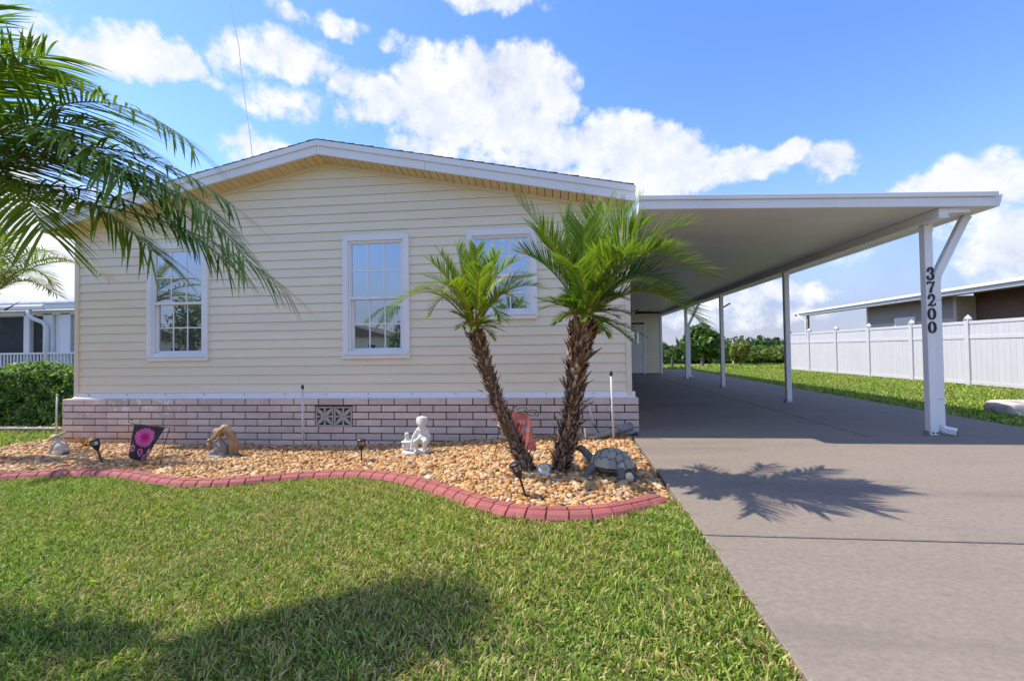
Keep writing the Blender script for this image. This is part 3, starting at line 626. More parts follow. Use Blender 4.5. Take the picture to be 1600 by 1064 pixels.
# ------------------------------------------------------------------ garden edging
CPTS = np.array([(-8.4, 3.55), (-7.4, 3.72), (-6.7, 3.98), (-6.1, 4.22), (-5.605, 4.376), (-5.401, 4.43), (-5.077, 4.455), (-4.846, 4.442), (-4.654, 4.405), (-4.481, 4.36), (-4.159, 4.23), (-3.873, 4.155), (-3.605, 4.14), (-3.227, 4.219), (-2.881, 4.368), (-2.571, 4.459), (-2.126, 4.461), (-1.71, 4.311), (-1.372, 4.053), (-1.07, 3.79), (-.909, 3.63), (-.616, 3.337), (-.367, 3.155), (-.191, 3.098), (-.019, 3.067), (.145, 3.065), (.323, 3.092), (.491, 3.165), (.641, 3.253), (.79, 3.365)])
def resample(P, step, n_sm=40):
    t = np.concatenate([[0], np.cumsum(np.linalg.norm(np.diff(P, axis=0), axis=1))]); s = np.linspace(0, t[-1], 1200)
    Q = np.stack([np.interp(s, t, P[:, i]) for i in range(2)], 1)
    k = np.ones(n_sm) / n_sm; pad = n_sm
    for i in range(2):
        e = np.concatenate([2 * Q[0, i] - Q[pad:0:-1, i], Q[:, i], 2 * Q[-1, i] - Q[-2:-pad - 2:-1, i]]); Q[:, i] = np.convolve(e, k, 'same')[pad:-pad]
    t = np.concatenate([[0], np.cumsum(np.linalg.norm(np.diff(Q, axis=0), axis=1))]); s = np.arange(0, t[-1], step)
    return np.stack([np.interp(s, t, Q[:, i]) for i in range(2)], 1)
CC = resample(CPTS, .01)
tg = np.gradient(CC, axis=0); tg /= np.linalg.norm(tg, axis=1)[:, None]; CN = np.stack([-tg[:, 1], tg[:, 0]], 1)      # towards the bed
CYX = lambda x: np.interp(x, CC[:, 0], CC[:, 1])
edging = thing('garden_edging', (-.02, 3.07, -.08), 'curving pink-red stamped edging of two block rows between lawn and gravel', 'edging')
def sweep(i0, i1, prof, step):
    idx = list(range(i0, i1, step)); idx = idx + [i1] if idx[-1] != i1 else idx
    V = []; n = len(prof)
    for i in idx:
        zz = zg(CC[i, 0])
        for u, z_ in prof: V.append((CC[i, 0] + CN[i, 0] * u, CC[i, 1] + CN[i, 1] * u, zz + z_))
    F = [tuple(range(n)), tuple(range(len(V) - 1, len(V) - n - 1, -1))]
    for k in range(len(idx) - 1):
        for j in range(n): q = (j + 1) % n; F.append((k * n + j, k * n + n + j, k * n + n + q, k * n + q))
    return V, F
core = [(.012, -.05), (.014, .020), (.034, .044), (.072, .058), (.148, .060), (.150, -.05)]
V, F = sweep(0, len(CC) - 1, core, 4); mesh_obj('edging_bed', V, F, M['curb_joint'], edging)
front = [(0, -.05), (.002, .022), (.022, .050), (.045, .064), (.066, .070), (.066, -.05)]
back = [(.0745, -.05), (.0745, .0715), (.135, .074), (.152, .066), (.156, -.05)]
i = 0; N = len(CC) - 1
while i < N - 4:
    e = min(N, i + random.choice((15, 16, 17)));  V, F = sweep(i, max(i + 2, e - 1), front, 4); mesh_obj('edging_block', V, F, M['curb'], edging, bevel=.005, seg=2); i = e
i = 0; e = 8
while i < N - 4:
    V, F = sweep(i, max(i + 2, e - 1), back, 4); mesh_obj('edging_block', V, F, M['curb'], edging, bevel=.005, seg=2); i = e; e = min(N, i + random.choice((15, 16, 17)))

# ------------------------------------------------------------------ gravel bed
inner = [(CC[i, 0] + CN[i, 0] * .14, CC[i, 1] + CN[i, 1] * .14) for i in range(0, len(CC), 8)]
IX = np.array([p[0] for p in inner]); IY = np.array([p[1] for p in inner])
def bed_top(x): return np.where(x < -7.95, 5.72 + (x + 8) * .05, np.where(x < -7.40, 6.3, YB + .01))
bx = np.arange(-8.3, .84, .12); rows = 14; V = []; F = []
for x in bx:
    y0 = float(np.interp(x, IX, IY)); y1 = float(bed_top(np.array(x)))
    for k in range(rows + 1):
        y = y0 + (y1 - y0) * k / rows; V.append((x, y, float(zg(x)) + .012 + .02 * math.sin(math.pi * k / rows)))
for i in range(len(bx) - 1):
    for k in range(rows): a = i * (rows + 1) + k; F.append((a, a + rows + 1, a + rows + 2, a + 1))
struct(mesh_obj('garden_bed_soil', V, F, M['bed'], smooth_=True))
sp = .0335
px, py = np.meshgrid(np.arange(-8.3, .86, sp), np.arange(3.0, 6.35, sp * .9)); px[1::2] += sp / 2
px = px.ravel() + rng.normal(0, sp * .28, px.size); py = py.ravel() + rng.normal(0, sp * .28, py.size)
xe = .779 + (py - 1.57) * .0237 - .03
ok = (py > np.interp(px, IX, IY) + .012) & (py < bed_top(px) - .012) & (px < np.minimum(xe, .84)) & (py * -1.62 - 1.2 < px)
px, py = px[ok], py[ok]; n = len(px)
pal = np.array([(.62, .44, .22), (.70, .55, .34), (.52, .31, .12), (.40, .20, .07), (.74, .66, .52), (.60, .50, .38), (.30, .16, .07), (.66, .40, .17), (.46, .42, .37), (.78, .74, .66), (.26, .22, .18)])
wt = np.array([.19, .20, .14, .07, .12, .08, .04, .08, .03, .04, .01]); wt /= wt.sum()
pc = (pal[rng.choice(len(pal), n, p=wt)] * np.array([.82, .65, .47])) * rng.uniform(.80, 1.12, (n, 1))
sc = .0175 * np.exp(rng.normal(0, .27, n)); bigp = rng.random(n) < .05; sc[bigp] *= 1.55
rad3 = np.stack([sc * rng.uniform(.95, 1.5, n), sc * rng.uniform(.8, 1.15, n), sc * rng.uniform(.55, .85, n)], 1)
pz = zg(px) + .022 + .02 * np.sin(np.pi * np.clip((py - np.interp(px, IX, IY)) / (bed_top(px) - np.interp(px, IX, IY)), 0, 1)) + rng.uniform(-.004, .014, n)
def scatter(base, P, R3, col, name, m_, jit, label):
    V0, F0 = base; k = len(P); a = rng.uniform(0, 2 * np.pi, k); t = rng.normal(0, .3, k); u = rng.normal(0, .3, k)
    B = V0[None] * R3[:, None, :] * (1 + rng.normal(0, jit, (k, len(V0), 1)))
    def rot(B, i, j, ang): c, s = np.cos(ang)[:, None], np.sin(ang)[:, None]; x, y = B[..., i].copy(), B[..., j].copy(); B[..., i] = c * x - s * y; B[..., j] = s * x + c * y
    rot(B, 1, 2, t); rot(B, 0, 2, u); rot(B, 0, 1, a); B += P[:, None, :]
    F = (F0[None] + (np.arange(k) * len(V0))[:, None, None]).reshape(-1, 3)
    return B.reshape(-1, 3), F, np.repeat(col, len(V0), 0)
near = py < 5.3; PP = np.stack([px, py, pz], 1)
A = scatter(ICO2, PP[near], rad3[near], pc[near], '', None, .07, ''); B_ = scatter(ICO1, PP[~near], rad3[~near], pc[~near], '', None, .08, '')
V = np.vstack([A[0], B_[0]]); F = np.vstack([A[1], B_[1] + len(A[0])]); cl = np.vstack([A[2], B_[2]])
g = mesh_obj('gravel', V, F, M['pebble'], cols=cl, smooth_=True, origin=(0, 0, 0)); tag(g, 'tan and orange river gravel filling the bed before the brick skirt', 'gravel', kind='stuff')
# narrow gravel strip at the foot of the hedge
k = 1500; qx = rng.uniform(-13, -8.2, k); qy = 7.30 + (qx + 8.2) * -.02 + rng.uniform(-.16, .16, k)
A = scatter(ICO1, np.stack([qx, qy, zg(qx) + .03], 1), np.full((k, 3), .03) * rng.uniform(.7, 1.3, (k, 3)), np.array([[.52, .42, .32]]) * rng.uniform(.6, 1.2, (k, 1)), '', None, .1, '')
g = mesh_obj('gravel', A[0], A[1], M['pebble'], cols=A[2], origin=(0, 0, 0)); tag(g, 'pale gravel strip along the foot of the clipped hedge', 'gravel', kind='stuff')
MB().box(-13, -8.1, 7.05, 7.12, -.27, -.18).build('hedge_kerb', M['concrete'])
bpy.data.objects['hedge_kerb']['kind'] = 'structure'

# ------------------------------------------------------------------ grass
def patch(x, y):                                           # large soft unevenness of the lawn
    return (np.sin(1.7 * x + 1.3 * y + 1) + np.sin(2.9 * x - 2.1 * y + 2) * .8 + np.sin(4.3 * x + 5.1 * y) * .6 + np.sin(7.7 * x - 6.2 * y + 4) * .5 + np.sin(13 * x + 9 * y + 1) * .35) / 3.25
def grass(x, y, z, ln, wd, name, label, dry=.2, lush=1.0):
    n = len(x); az_ = rng.uniform(0, 2 * np.pi, n); tilt = np.clip(np.abs(rng.normal(.62, .38, n)), .05, 1.35)
    d = np.stack([np.cos(az_), np.sin(az_)], 1); side = np.stack([-d[:, 1], d[:, 0]], 1)
    tuft = np.sin(x * 61 + 3 * np.sin(y * 23)) * np.sin(y * 57 + 3 * np.sin(x * 19)) + .6 * np.sin(x * 23 + y * 31)
    L = ln * np.exp(rng.normal(0, .30, n) + .30 * tuft); L = np.minimum(L, ln * 1.7); Wd = wd * rng.uniform(.7, 1.3, n)
    def pt(t, extra): h = np.cos(tilt + extra) * t * L; r = np.sin(tilt + extra) * t * L; return np.stack([x + d[:, 0] * r, y + d[:, 1] * r, z + h], 1)
    p0 = pt(0, 0); p1 = pt(.55, 0); p2 = p1 + (pt(.45, .55) - p0)
    s3 = np.concatenate([side, np.zeros((n, 1))], 1) * (Wd / 2)[:, None]; s3[:, 2] = rng.normal(0, .3, n) * Wd
    V = np.stack([p0 - s3 * .7, p0 + s3 * .7, p1 + s3, p1 - s3, p2], 1).reshape(-1, 3)
    k = (np.arange(n) * 5)[:, None]
    F = np.vstack([k + np.array([[0, 1, 2]]), k + np.array([[0, 2, 3]]), k + np.array([[3, 2, 4]])])
    pt_ = patch(x, y)
    g1 = np.array([.19, .30, .038]); g2 = np.array([.36, .46, .10]); g3 = np.array([.07, .15, .02]); s1 = np.array([.58, .47, .24]); s2 = np.array([.31, .24, .10])
    u = rng.random((n, 1)); col = np.where(u < .5, g1, np.where(u < .78, g2, g3)) * rng.uniform(.8, 1.2, (n, 1))
    isdry = (rng.random(n) < np.clip(dry + .24 * pt_, .02, .9)); col[isdry] = np.where(rng.random((isdry.sum(), 1)) < .6, s1, s2) * rng.uniform(.7, 1.15, (isdry.sum(), 1))
    yel = np.clip(.5 + .8 * patch(x * .6 + 5, y * .6 + 2), 0, 1)[:, None]; col = col * (1 - .35 * yel) + col * np.array([1.5, 1.12, .9]) * .35 * yel
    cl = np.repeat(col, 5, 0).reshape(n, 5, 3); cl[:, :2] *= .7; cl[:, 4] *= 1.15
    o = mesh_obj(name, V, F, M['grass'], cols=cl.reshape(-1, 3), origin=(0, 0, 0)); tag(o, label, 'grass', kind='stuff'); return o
# front lawn: dense near the camera
n = 560000; y = 1.0 + (4.6 - 1.0) * rng.random(n) ** .85; x = rng.uniform(-8.2, .95, n)
ok = (x > -1.62 * y - .9) & (x < .779 + (y - 1.57) * .0237 + .012 * np.sin(y * 23) - .005) & (y < CYX(x) - .004)
x, y = x[ok], y[ok]
ok = rng.random(len(x)) < 1.0; x, y = x[ok], y[ok]
grass(x, y, zg(x) - .008 + .032 * smooth((x - .25) / .4), .044, .0054, 'grass', 'broad-bladed green front lawn with dry straw patches beside the driveway', .30)
n = 26000; x = rng.uniform(-13, -7.98, n); y = rng.uniform(5.7, 7.1, n)
grass(x, y, zg(x), .05, .010, 'grass', 'small patch of lawn between gravel bed and hedge', .12)
n = 90000; y = 6.3 + 19 * rng.random(n) ** 1.25; x = rng.uniform(5.7, 10.76, n)
ok = x > 5.86 + np.maximum(0, y - 6.4) * .0307 + .02; x, y = x[ok], y[ok]
grass(x, y, zg(x, y) - .005, .065, .014, 'grass', 'bright green strip of lawn between carport slab and white fence', .12)
n = 40000; y = 24 + 18 * rng.random(n) ** 1.2; x = rng.uniform(2, 24, n)
grass(x, y, zg(x, y) - .005, .13, .045, 'grass', 'open back lawn running from the slab to the woods', .12)

# ------------------------------------------------------------------ palms
def bez(a, b, c, n):
    t = np.linspace(0, 1, n)[:, None]; return np.array(a) * (1 - t) ** 2 + 2 * np.array(b) * t * (1 - t) + np.array(c) * t * t
def frond(a, b, c, nl, ll, lw, droop=.5, vee=.35, dead=0.0, hue=0.0, nseg=3, start=.12, rr=.009, jit=.12, sw=(.55, .75), tap=.55):
    """Feather frond: a tapering rachis along a curve, leaflets on both sides that arch over and hang."""
    P = bez(a, b, c, 26); V = []; F = []; CLR = []
    # rachis
    for i in range(0, 26):
        r = rr * (1 - .85 * i / 25); d = P[min(i + 1, 25)] - P[max(i - 1, 0)]; d /= np.linalg.norm(d)
        s = np.cross(d, (0, 0, 1)); s /= max(np.linalg.norm(s), 1e-6); u = np.cross(s, d)
        for q in ((1, 0), (0, 1), (-1, 0), (0, -1)): V.append(P[i] + s * q[0] * r * 1.3 + u * q[1] * r); CLR.append((.30 + .1 * hue, .34, .09) if i < 23 else (.2, .26, .06))
        if i:
            k = (i - 1) * 4
            for j in range(4): F.append((k + j, k + (j + 1) % 4, k + 4 + (j + 1) % 4)); F.append((k + j, k + 4 + (j + 1) % 4, k + 4 + j))
    ts = np.linspace(start, .995, nl)
    base_c = np.array([.080 + .062 * hue, .180 + .052 * hue, .028])
    for t in ts:
        f = t * 25; i = min(int(f), 24); p = P[i] + (P[i + 1] - P[i]) * (f - i); d = P[i + 1] - P[i]; d /= np.linalg.norm(d)
        s = np.cross(d, (0, 0, 1)); s /= max(np.linalg.norm(s), 1e-6); u = np.cross(s, d)
        pr = min(1, .35 + 2.2 * (t - start)) * (1 - tap * max(0, (t - .55) / .45) ** 1.5)
        for sg in (-1, 1):
            al = sw[0] + sw[1] * t + rng.normal(0, jit); L = ll * pr * rng.uniform(.85, 1.12); ve = vee + rng.normal(0, jit)
            dr = s * sg * math.cos(al) * math.cos(ve) + d * math.sin(al) + u * math.sin(ve) * math.cos(al); dr /= np.linalg.norm(dr)
            isd = rng.random() < dead or (dead > 0 and t > .93)
            cb = (np.array([.36, .25, .15]) if isd else base_c * rng.uniform(.75, 1.3) + (np.array([.10, .07, 0]) * max(0, rng.normal(0, .5)) if rng.random() < .25 else 0))
            k = len(V); q = p.copy(); dd = dr.copy(); dp = droop * rng.uniform(.7, 1.3)
            wv = np.cross(dd, u); wv /= max(np.linalg.norm(wv), 1e-6)
            for e in range(nseg + 1):
                g = e / nseg; wid = lw * (.55 + .9 * g if g < .35 else .87 * (1 - ((g - .35) / .65) ** 1.6) + .04) / 2
                if e == nseg: V.append(q.copy()); CLR.append(cb * 1.1)
                else: V += [q + wv * wid, q - wv * wid]; CLR += [cb, cb * .9]
                q = q + dd * L / nseg; dd = dd + np.array([0, 0, -1]) * dp / nseg; dd /= np.linalg.norm(dd)
            for e in range(nseg - 1): F += [(k + 2 * e, k + 2 * e + 1, k + 2 * e + 3), (k + 2 * e, k + 2 * e + 3, k + 2 * e + 2)]
            e = nseg - 1; F.append((k + 2 * e, k + 2 * e + 1, k + 2 * e + 2))
    return np.array(V), np.array(F), np.array(CLR)
def trunk(path, r0, r1, parent, nsc, scale, redtop=True, bulge=0.0):
    P = [np.array(p, float) for p in path]; n = len(P)
    tt = np.linspace(0, n - 1, 20); Q = np.stack([np.interp(tt, range(n), [p[i] for p in P]) for i in range(3)], 1)
    for _ in range(2): Q[1:-1] = (Q[:-2] + Q[1:-1] * 2 + Q[2:]) / 4
    bul = [1 + bulge * math.exp(-((i - 16.5) / 3.0) ** 2) - bulge * .35 * math.exp(-((i - 9) / 4.0) ** 2) for i in range(21)]
    rs = [(r0 + (r1 - r0) * i / 19) * bul[i] * (1.30 if i == 0 else 1.12 if i == 1 else 1) * .80 for i in range(20)]
    MB().tube([tuple(q) for q in Q], rs, 12).build('trunk', M['bark'], parent, smooth_=True)
    V = []; F = []; CL_ = []
    for i in range(nsc):                                   # old leaf bases wound round the trunk
        t = (i + .5) / nsc; f = t * 18.6; k = int(f); c = Q[k] + (Q[k + 1] - Q[k]) * (f - k); d = Q[k + 1] - Q[k]; d /= np.linalg.norm(d)
        a = i * 2.39996 + rng.normal(0, .15); s = np.cross(d, (0, 1, 0)); s /= np.linalg.norm(s); u = np.cross(s, d); o_ = s * math.cos(a) + u * math.sin(a); w_ = np.cross(d, o_)
        r = (r0 + (r1 - r0) * t) * bul[k] * .76; S = scale * np.exp(rng.normal(0, .38)); hw = min(S, scale) * rng.uniform(.22, .42); a += rng.normal(0, .5); o_ = s * math.cos(a) + u * math.sin(a); w_ = np.cross(d, o_) + d * rng.normal(0, .3)
        lean = rng.uniform(.15, 1.1)
        b = c + o_ * r; tip = b + d * S * rng.uniform(.75, 1.1) + o_ * S * lean; mid = b + d * S * .45 + o_ * S * (.28 + lean * .25)
        v = len(V); V += [b - w_ * hw - d * S * .2, b + w_ * hw - d * S * .2, mid + w_ * hw * .8, mid - w_ * hw * .8, tip + w_ * hw * .25, tip - w_ * hw * .25, mid - o_ * S * .16]
        F += [(v, v + 1, v + 2), (v, v + 2, v + 3), (v + 3, v + 2, v + 4), (v + 3, v + 4, v + 5), (v + 2, v + 6, v + 4), (v + 6, v + 3, v + 5), (v + 6, v + 5, v + 4)]
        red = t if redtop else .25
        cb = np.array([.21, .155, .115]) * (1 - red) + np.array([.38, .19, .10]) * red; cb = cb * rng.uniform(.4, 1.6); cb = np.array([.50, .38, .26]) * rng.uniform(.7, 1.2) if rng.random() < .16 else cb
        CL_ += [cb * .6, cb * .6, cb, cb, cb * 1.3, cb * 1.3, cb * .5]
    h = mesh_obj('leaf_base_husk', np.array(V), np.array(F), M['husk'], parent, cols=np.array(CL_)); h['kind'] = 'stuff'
    return Q[-1]
def add_frond(parent, *a, **k):
    V, F, c = frond(*a, **k); return mesh_obj('frond', V, F, M['leaf'], parent, cols=c)
def dirv(azd, eld): return np.array([math.cos(rad(eld)) * math.cos(rad(azd)), math.cos(rad(eld)) * math.sin(rad(azd)), math.sin(rad(eld))])
def auto(parent, c, azd, eld, L, fall, nl, ll, lw, **k):
    d = dirv(azd, eld); b = c + d * L * .55; tip = c + d * L + np.array([0, 0, -fall * L]); add_frond(parent, c + d * .02, b, tip, nl, ll, lw, **k)
# small palm, leaning left
pa = thing('palm_tree', (-.28, 4.29, -.1), 'smaller bright green palm leaning left, shaggy brown trunk, before the windows', 'palm tree', 'pair of young palms in the gravel bed')
c = trunk([(-.28, 4.29, -.13), (-.36, 4.28, .05), (-.445, 4.27, .24), (-.59, 4.25, .58), (-.705, 4.22, .97), (-.78, 4.2, 1.27)], .064, .062, pa, 850, .044, bulge=.18)
c = np.array([-.785, 4.2, 1.27])
for tip, mid in (((-1.53, 4.15, 1.50), (-1.16, 4.17, 1.85)), ((-1.12, 4.25, 2.0), (-.93, 4.2, 1.72)), ((-1.02, 4.1, 1.86), (-.90, 4.15, 1.66)), ((-.86, 4.3, 2.0), (-.82, 4.25, 1.7)), ((-.40, 4.15, 1.88), (-.66, 4.2, 1.80)), ((-.12, 4.1, 1.62), (-.50, 4.15, 1.78)), ((-1.15, 4.0, 1.40), (-1.02, 4.08, 1.78)), ((-.62, 3.7, 1.75), (-.72, 3.95, 1.78)), ((-.95, 3.75, 1.60), (-.88, 3.95, 1.75)), ((-.55, 4.7, 1.75), (-.68, 4.45, 1.85)), ((-1.05, 4.65, 1.80), (-.92, 4.42, 1.85)), ((-.35, 3.9, 1.50), (-.58, 4.05, 1.72)), ((-.72, 4.0, 1.98), (-.76, 4.1, 1.7)), ((-1.25, 4.2, 1.78), (-1.0, 4.2, 1.75)), ((-.25, 4.2, 1.75), (-.55, 4.2, 1.75)), ((-1.10, 3.9, 1.85), (-.92, 4.05, 1.7)), ((-.92, 4.1, 2.02), (-.85, 4.15, 1.65)), ((-.55, 4.0, 1.92), (-.68, 4.1, 1.68)), ((-1.30, 4.05, 1.62), (-1.05, 4.12, 1.75)), ((-.50, 3.85, 1.35), (-.62, 4.0, 1.62))):
    add_frond(pa, c + rng.normal(0, .012, 3), mid, tip, 40, .20, .0145, droop=.22, vee=.42, sw=(.6, .4), jit=.08, tap=.35, hue=2.1 + rng.normal(0, .25), start=.22, rr=.009)
for k in range(20):
    auto(pa, c + np.array([0, 0, .04]), k * 137.5, rng.uniform(-5, 60), rng.uniform(.20, .34), rng.uniform(0, .4), 26, .11, .011, droop=.4, vee=.5, hue=1.8 + rng.normal(0, .3), start=.25, rr=.006)
# large palm, leaning right
pb = thing('palm_tree', (-.03, 4.26, -.09), 'larger full-crowned palm leaning right, shaggy trunk, at the home corner', 'palm tree', 'pair of young palms in the gravel bed')
trunk([(-.03, 4.26, -.12), (.01, 4.20, .06), (.05, 4.15, .24), (.104, 4.04, .54), (.136, 3.94, .88), (.185, 3.88, 1.16), (.225, 3.86, 1.30)], .072, .084, pb, 1100, .050, bulge=.30)
c = np.array([.235, 3.85, 1.32])
for tip, mid in (((-.30, 3.85, 2.28), (.02, 3.86, 1.95)), ((-.24, 3.7, 1.82), (-.02, 3.8, 1.80)), ((.06, 3.75, 2.10), (.16, 3.8, 1.75)), ((.68, 3.95, 2.28), (.36, 3.9, 1.95)), ((.98, 3.8, 2.02), (.58, 3.85, 2.02)), ((1.12, 3.75, 1.62), (.68, 3.8, 1.98)), ((1.10, 3.8, 1.25), (.75, 3.8, 1.78)), ((.85, 3.55, 1.50), (.58, 3.7, 1.85)), ((.45, 3.3, 1.70), (.34, 3.55, 1.85)), ((.10, 3.25, 1.62), (.17, 3.55, 1.80)), ((.75, 3.35, 1.75), (.5, 3.6, 1.85)), ((.35, 4.45, 2.05), (.3, 4.15, 1.95)), ((.85, 4.35, 1.95), (.55, 4.1, 2.0)), ((-.10, 4.35, 1.85), (.05, 4.1, 1.85)), ((.30, 3.75, 2.15), (.27, 3.8, 1.75)), ((.52, 3.72, 2.10), (.38, 3.78, 1.80)), ((-.12, 3.5, 1.95), (.08, 3.68, 1.78)), ((.98, 3.95, 1.80), (.6, 3.9, 1.95)), ((.20, 3.6, 1.98), (.2, 3.72, 1.7)), ((.60, 3.5, 1.95), (.42, 3.65, 1.85)), ((-.05, 3.9, 2.0), (.1, 3.87, 1.75)), ((.42, 4.0, 2.25), (.32, 3.9, 1.85)), ((.80, 3.7, 1.80), (.5, 3.75, 1.9)), ((.95, 3.6, 1.32), (.65, 3.7, 1.72)), ((.9, 4.2, 1.55), (.6, 4.0, 1.85))):
    add_frond(pb, c + rng.normal(0, .015, 3), mid, c + (np.array(tip) - c) * 1.06, 50, .29, .0145, sw=(.62, .34), droop=.16, vee=.45, tap=.30, jit=.08, hue=1.2 + rng.normal(0, .7), start=.16, rr=.010, dead=.12 if tip[0] == -.24 else 0)
for k in range(46):                                        # dense short inner leaves round the crown's foot
    a = k * 137.5; e = rng.uniform(-22, 60); auto(pb, c + np.array([0, 0, .05]), a, e, rng.uniform(.30, .48), rng.uniform(0, .45), 28, .13, .013, droop=.2, vee=.5, hue=1.0 + rng.normal(0, .4), start=.2, rr=.008)
# big palm whose fronds reach in from the left
pc_ = thing('palm_tree', (-3.45, 1.95, -.25), 'dark green palm reaching in over the lawn, its long drooping fronds near the camera', 'palm tree')
trunk([(-3.50, 1.92, -.27), (-3.44, 1.94, .5), (-3.36, 1.97, 1.2), (-3.27, 2.0, 1.75)], .08, .09, pc_, 220, .08)
c = np.array([-3.24, 1.95, 1.84])
FR = [((-1.80, 2.08, 2.11), (-2.50, 2.05, 2.72), .36, 0), ((-1.58, 2.14, 1.56), (-2.20, 2.10, 2.38), .40, 0), ((-1.50, 2.36, 1.43), (-2.24, 2.22, 2.06), .40, .03),
      ((-2.50, 1.95, 2.50), (-2.95, 1.98, 2.62), .34, 0), ((-2.66, 2.1, 2.66), (-3.05, 2.05, 2.55), .30, 0), ((-2.0, 1.9, 1.88), (-2.6, 1.95, 2.52), .36, 0), ((-1.95, 2.2, 1.80), (-2.55, 2.12, 2.40), .36, 0), ((-2.05, 2.1, 1.60), (-2.6, 2.06, 2.15), .36, 0), ((-2.35, 1.85, 1.65), (-2.75, 1.92, 2.22), .34, 0), ((-2.25, 2.2, 2.22), (-2.75, 2.1, 2.50), .34, 0), ((-1.72, 2.25, 1.86), (-2.42, 2.15, 2.46), .36, 0), ((-1.66, 2.05, 1.74), (-2.32, 2.03, 2.40), .36, 0), ((-1.78, 2.28, 1.56), (-2.42, 2.18, 2.20), .36, 0),
      ((-2.4, 1.4, 1.85), (-2.8, 1.68, 2.45), .36, 0), ((-2.9, 1.0, 1.8), (-3.05, 1.48, 2.45), .36, 0), ((-3.6, .9, 1.8), (-3.4, 1.42, 2.45), .36, 0), ((-4.4, 1.4, 1.8), (-3.9, 1.68, 2.5), .36, 0), ((-4.5, 2.1, 1.8), (-3.95, 2.02, 2.5), .36, 0), ((-3.4, 1.9, 2.9), (-3.3, 1.92, 2.4), .3, 0), ((-2.80, 1.85, 2.75), (-3.08, 1.9, 2.45), .3, 0)]
for tip, mid, L, dd_ in FR:
    add_frond(pc_, c + rng.normal(0, .02, 3), mid, tip, 60, L * 1.22, .0150, droop=.50, vee=-.12, tap=.28, jit=.09, hue=rng.normal(.9, .5), nseg=4, start=.12, rr=.008, dead=dd_, sw=(.52, .42))
# palm at the left edge
pd = thing('palm_tree', (-7.62, 5.08, -.25), 'yellowish palm at the left edge, frond tips crossing the home corner', 'palm tree')
trunk([(-7.72, 5.10, -.28), (-7.62, 5.10, .5), (-7.48, 5.10, 1.2), (-7.34, 5.10, 1.72)], .10, .11, pd, 200, .09)
c = np.array([-7.30, 5.10, 1.80])
for tip, mid in (((-5.55, 5.10, 2.02), (-6.35, 5.1, 2.62)), ((-6.15, 5.0, 2.32), (-6.75, 5.05, 2.62)), ((-6.0, 4.7, 1.90), (-6.7, 4.9, 2.40)), ((-6.4, 5.4, 2.3), (-6.8, 5.25, 2.55)), ((-6.55, 4.6, 2.0), (-6.9, 4.8, 2.45)), ((-7.0, 4.3, 2.0), (-7.1, 4.7, 2.45)), ((-7.9, 4.4, 2.0), (-7.6, 4.7, 2.5)), ((-8.4, 5.0, 2.0), (-7.9, 5.0, 2.5)), ((-8.1, 5.7, 2.0), (-7.7, 5.4, 2.5)), ((-7.2, 5.8, 2.1), (-7.2, 5.45, 2.55)), ((-7.2, 5.1, 2.75), (-7.25, 5.1, 2.3)), ((-6.85, 5.0, 2.62), (-7.08, 5.05, 2.35)), ((-6.3, 5.1, 1.85), (-6.8, 5.1, 2.25))):
    add_frond(pd, c + rng.normal(0, .015, 3), mid, tip, 52, .26, .0135, droop=.4, vee=.2, sw=(.5, .45), tap=.35, hue=1.3 + rng.normal(0, .3), start=.16, rr=.011, dead=.10)

# ------------------------------------------------------------------ garden ornaments
# white crouching child with a basket bowl
def lz(x, y): return float(zg(x)) + .04
bx0, by0 = -1.70, 5.33; b0 = lz(bx0, by0)
st = thing('child_statue', (bx0, by0, b0), 'white stone statue of a crouching child beside a small basket on an oval base', 'statue')
pb_ = MB().lathe([(.17, 0), (.185, .012), (.18, .035), (.16, .045)], (0, 0, 0), 20); pb_.v = [(bx0 - .02 + v[0] * 1.0, by0 + v[1] * .6, b0 + v[2]) for v in pb_.v]; pb_.build('base', M['stone_white'], st, smooth_=True)
q = lambda x, y, z_: (bx0 + x, by0 + y, b0 + z_)
sculpt('figure', [('e', q(.07, 0, .17), (.075, .07, .06)), ('l', q(.06, .01, .17), q(.055, -.01, .29), .062, .058), ('l', q(.055, -.01, .29), q(.05, -.02, .335), .045, .032), ('e', q(.05, -.03, .385), (.058, .060, .060)), ('e', q(.048, -.012, .402), (.066, .064, .055)),
    ('l', q(.015, -.01, .30), q(-.045, -.04, .21), .030, .024), ('l', q(-.045, -.04, .21), q(-.065, -.06, .085), .023, .018), ('e', q(-.065, -.065, .07), (.02, .024, .024)),
    ('l', q(.10, -.01, .30), q(.135, -.02, .22), .030, .024), ('l', q(.135, -.02, .22), q(.09, -.09, .19), .022, .018), ('e', q(.082, -.095, .19), (.02, .018, .018)),
    ('l', q(.035, 0, .17), q(.00, -.10, .17), .038, .032), ('l', q(.00, -.10, .17), q(.005, -.085, .06), .030, .022), ('e', q(.0, -.10, .055), (.022, .04, .016)),
    ('l', q(.105, 0, .17), q(.115, -.10, .17), .038, .032), ('l', q(.115, -.10, .17), q(.10, -.085, .06), .030, .022), ('e', q(.102, -.10, .055), (.022, .04, .016)),
    ('e', q(.05, -.088, .372), (.012, .014, .012)), ('e', q(.05, -.075, .350), (.022, .016, .012)), ('e', q(.015, .0, .42), (.035, .04, .03)), ('e', q(.085, .0, .42), (.035, .04, .03)), ('e', q(.05, -.045, .43), (.04, .03, .018)), ('e', q(.012, -.02, .295), (.030, .03, .024)), ('e', q(.103, -.02, .295), (.030, .03, .024)), ('e', q(.05, -.055, .20), (.05, .03, .04)), ('e', q(-.008, -.02, .38), (.010, .014, .018)), ('e', q(.108, -.02, .38), (.010, .014, .018))], .008, M['stone_white'], st, 2)
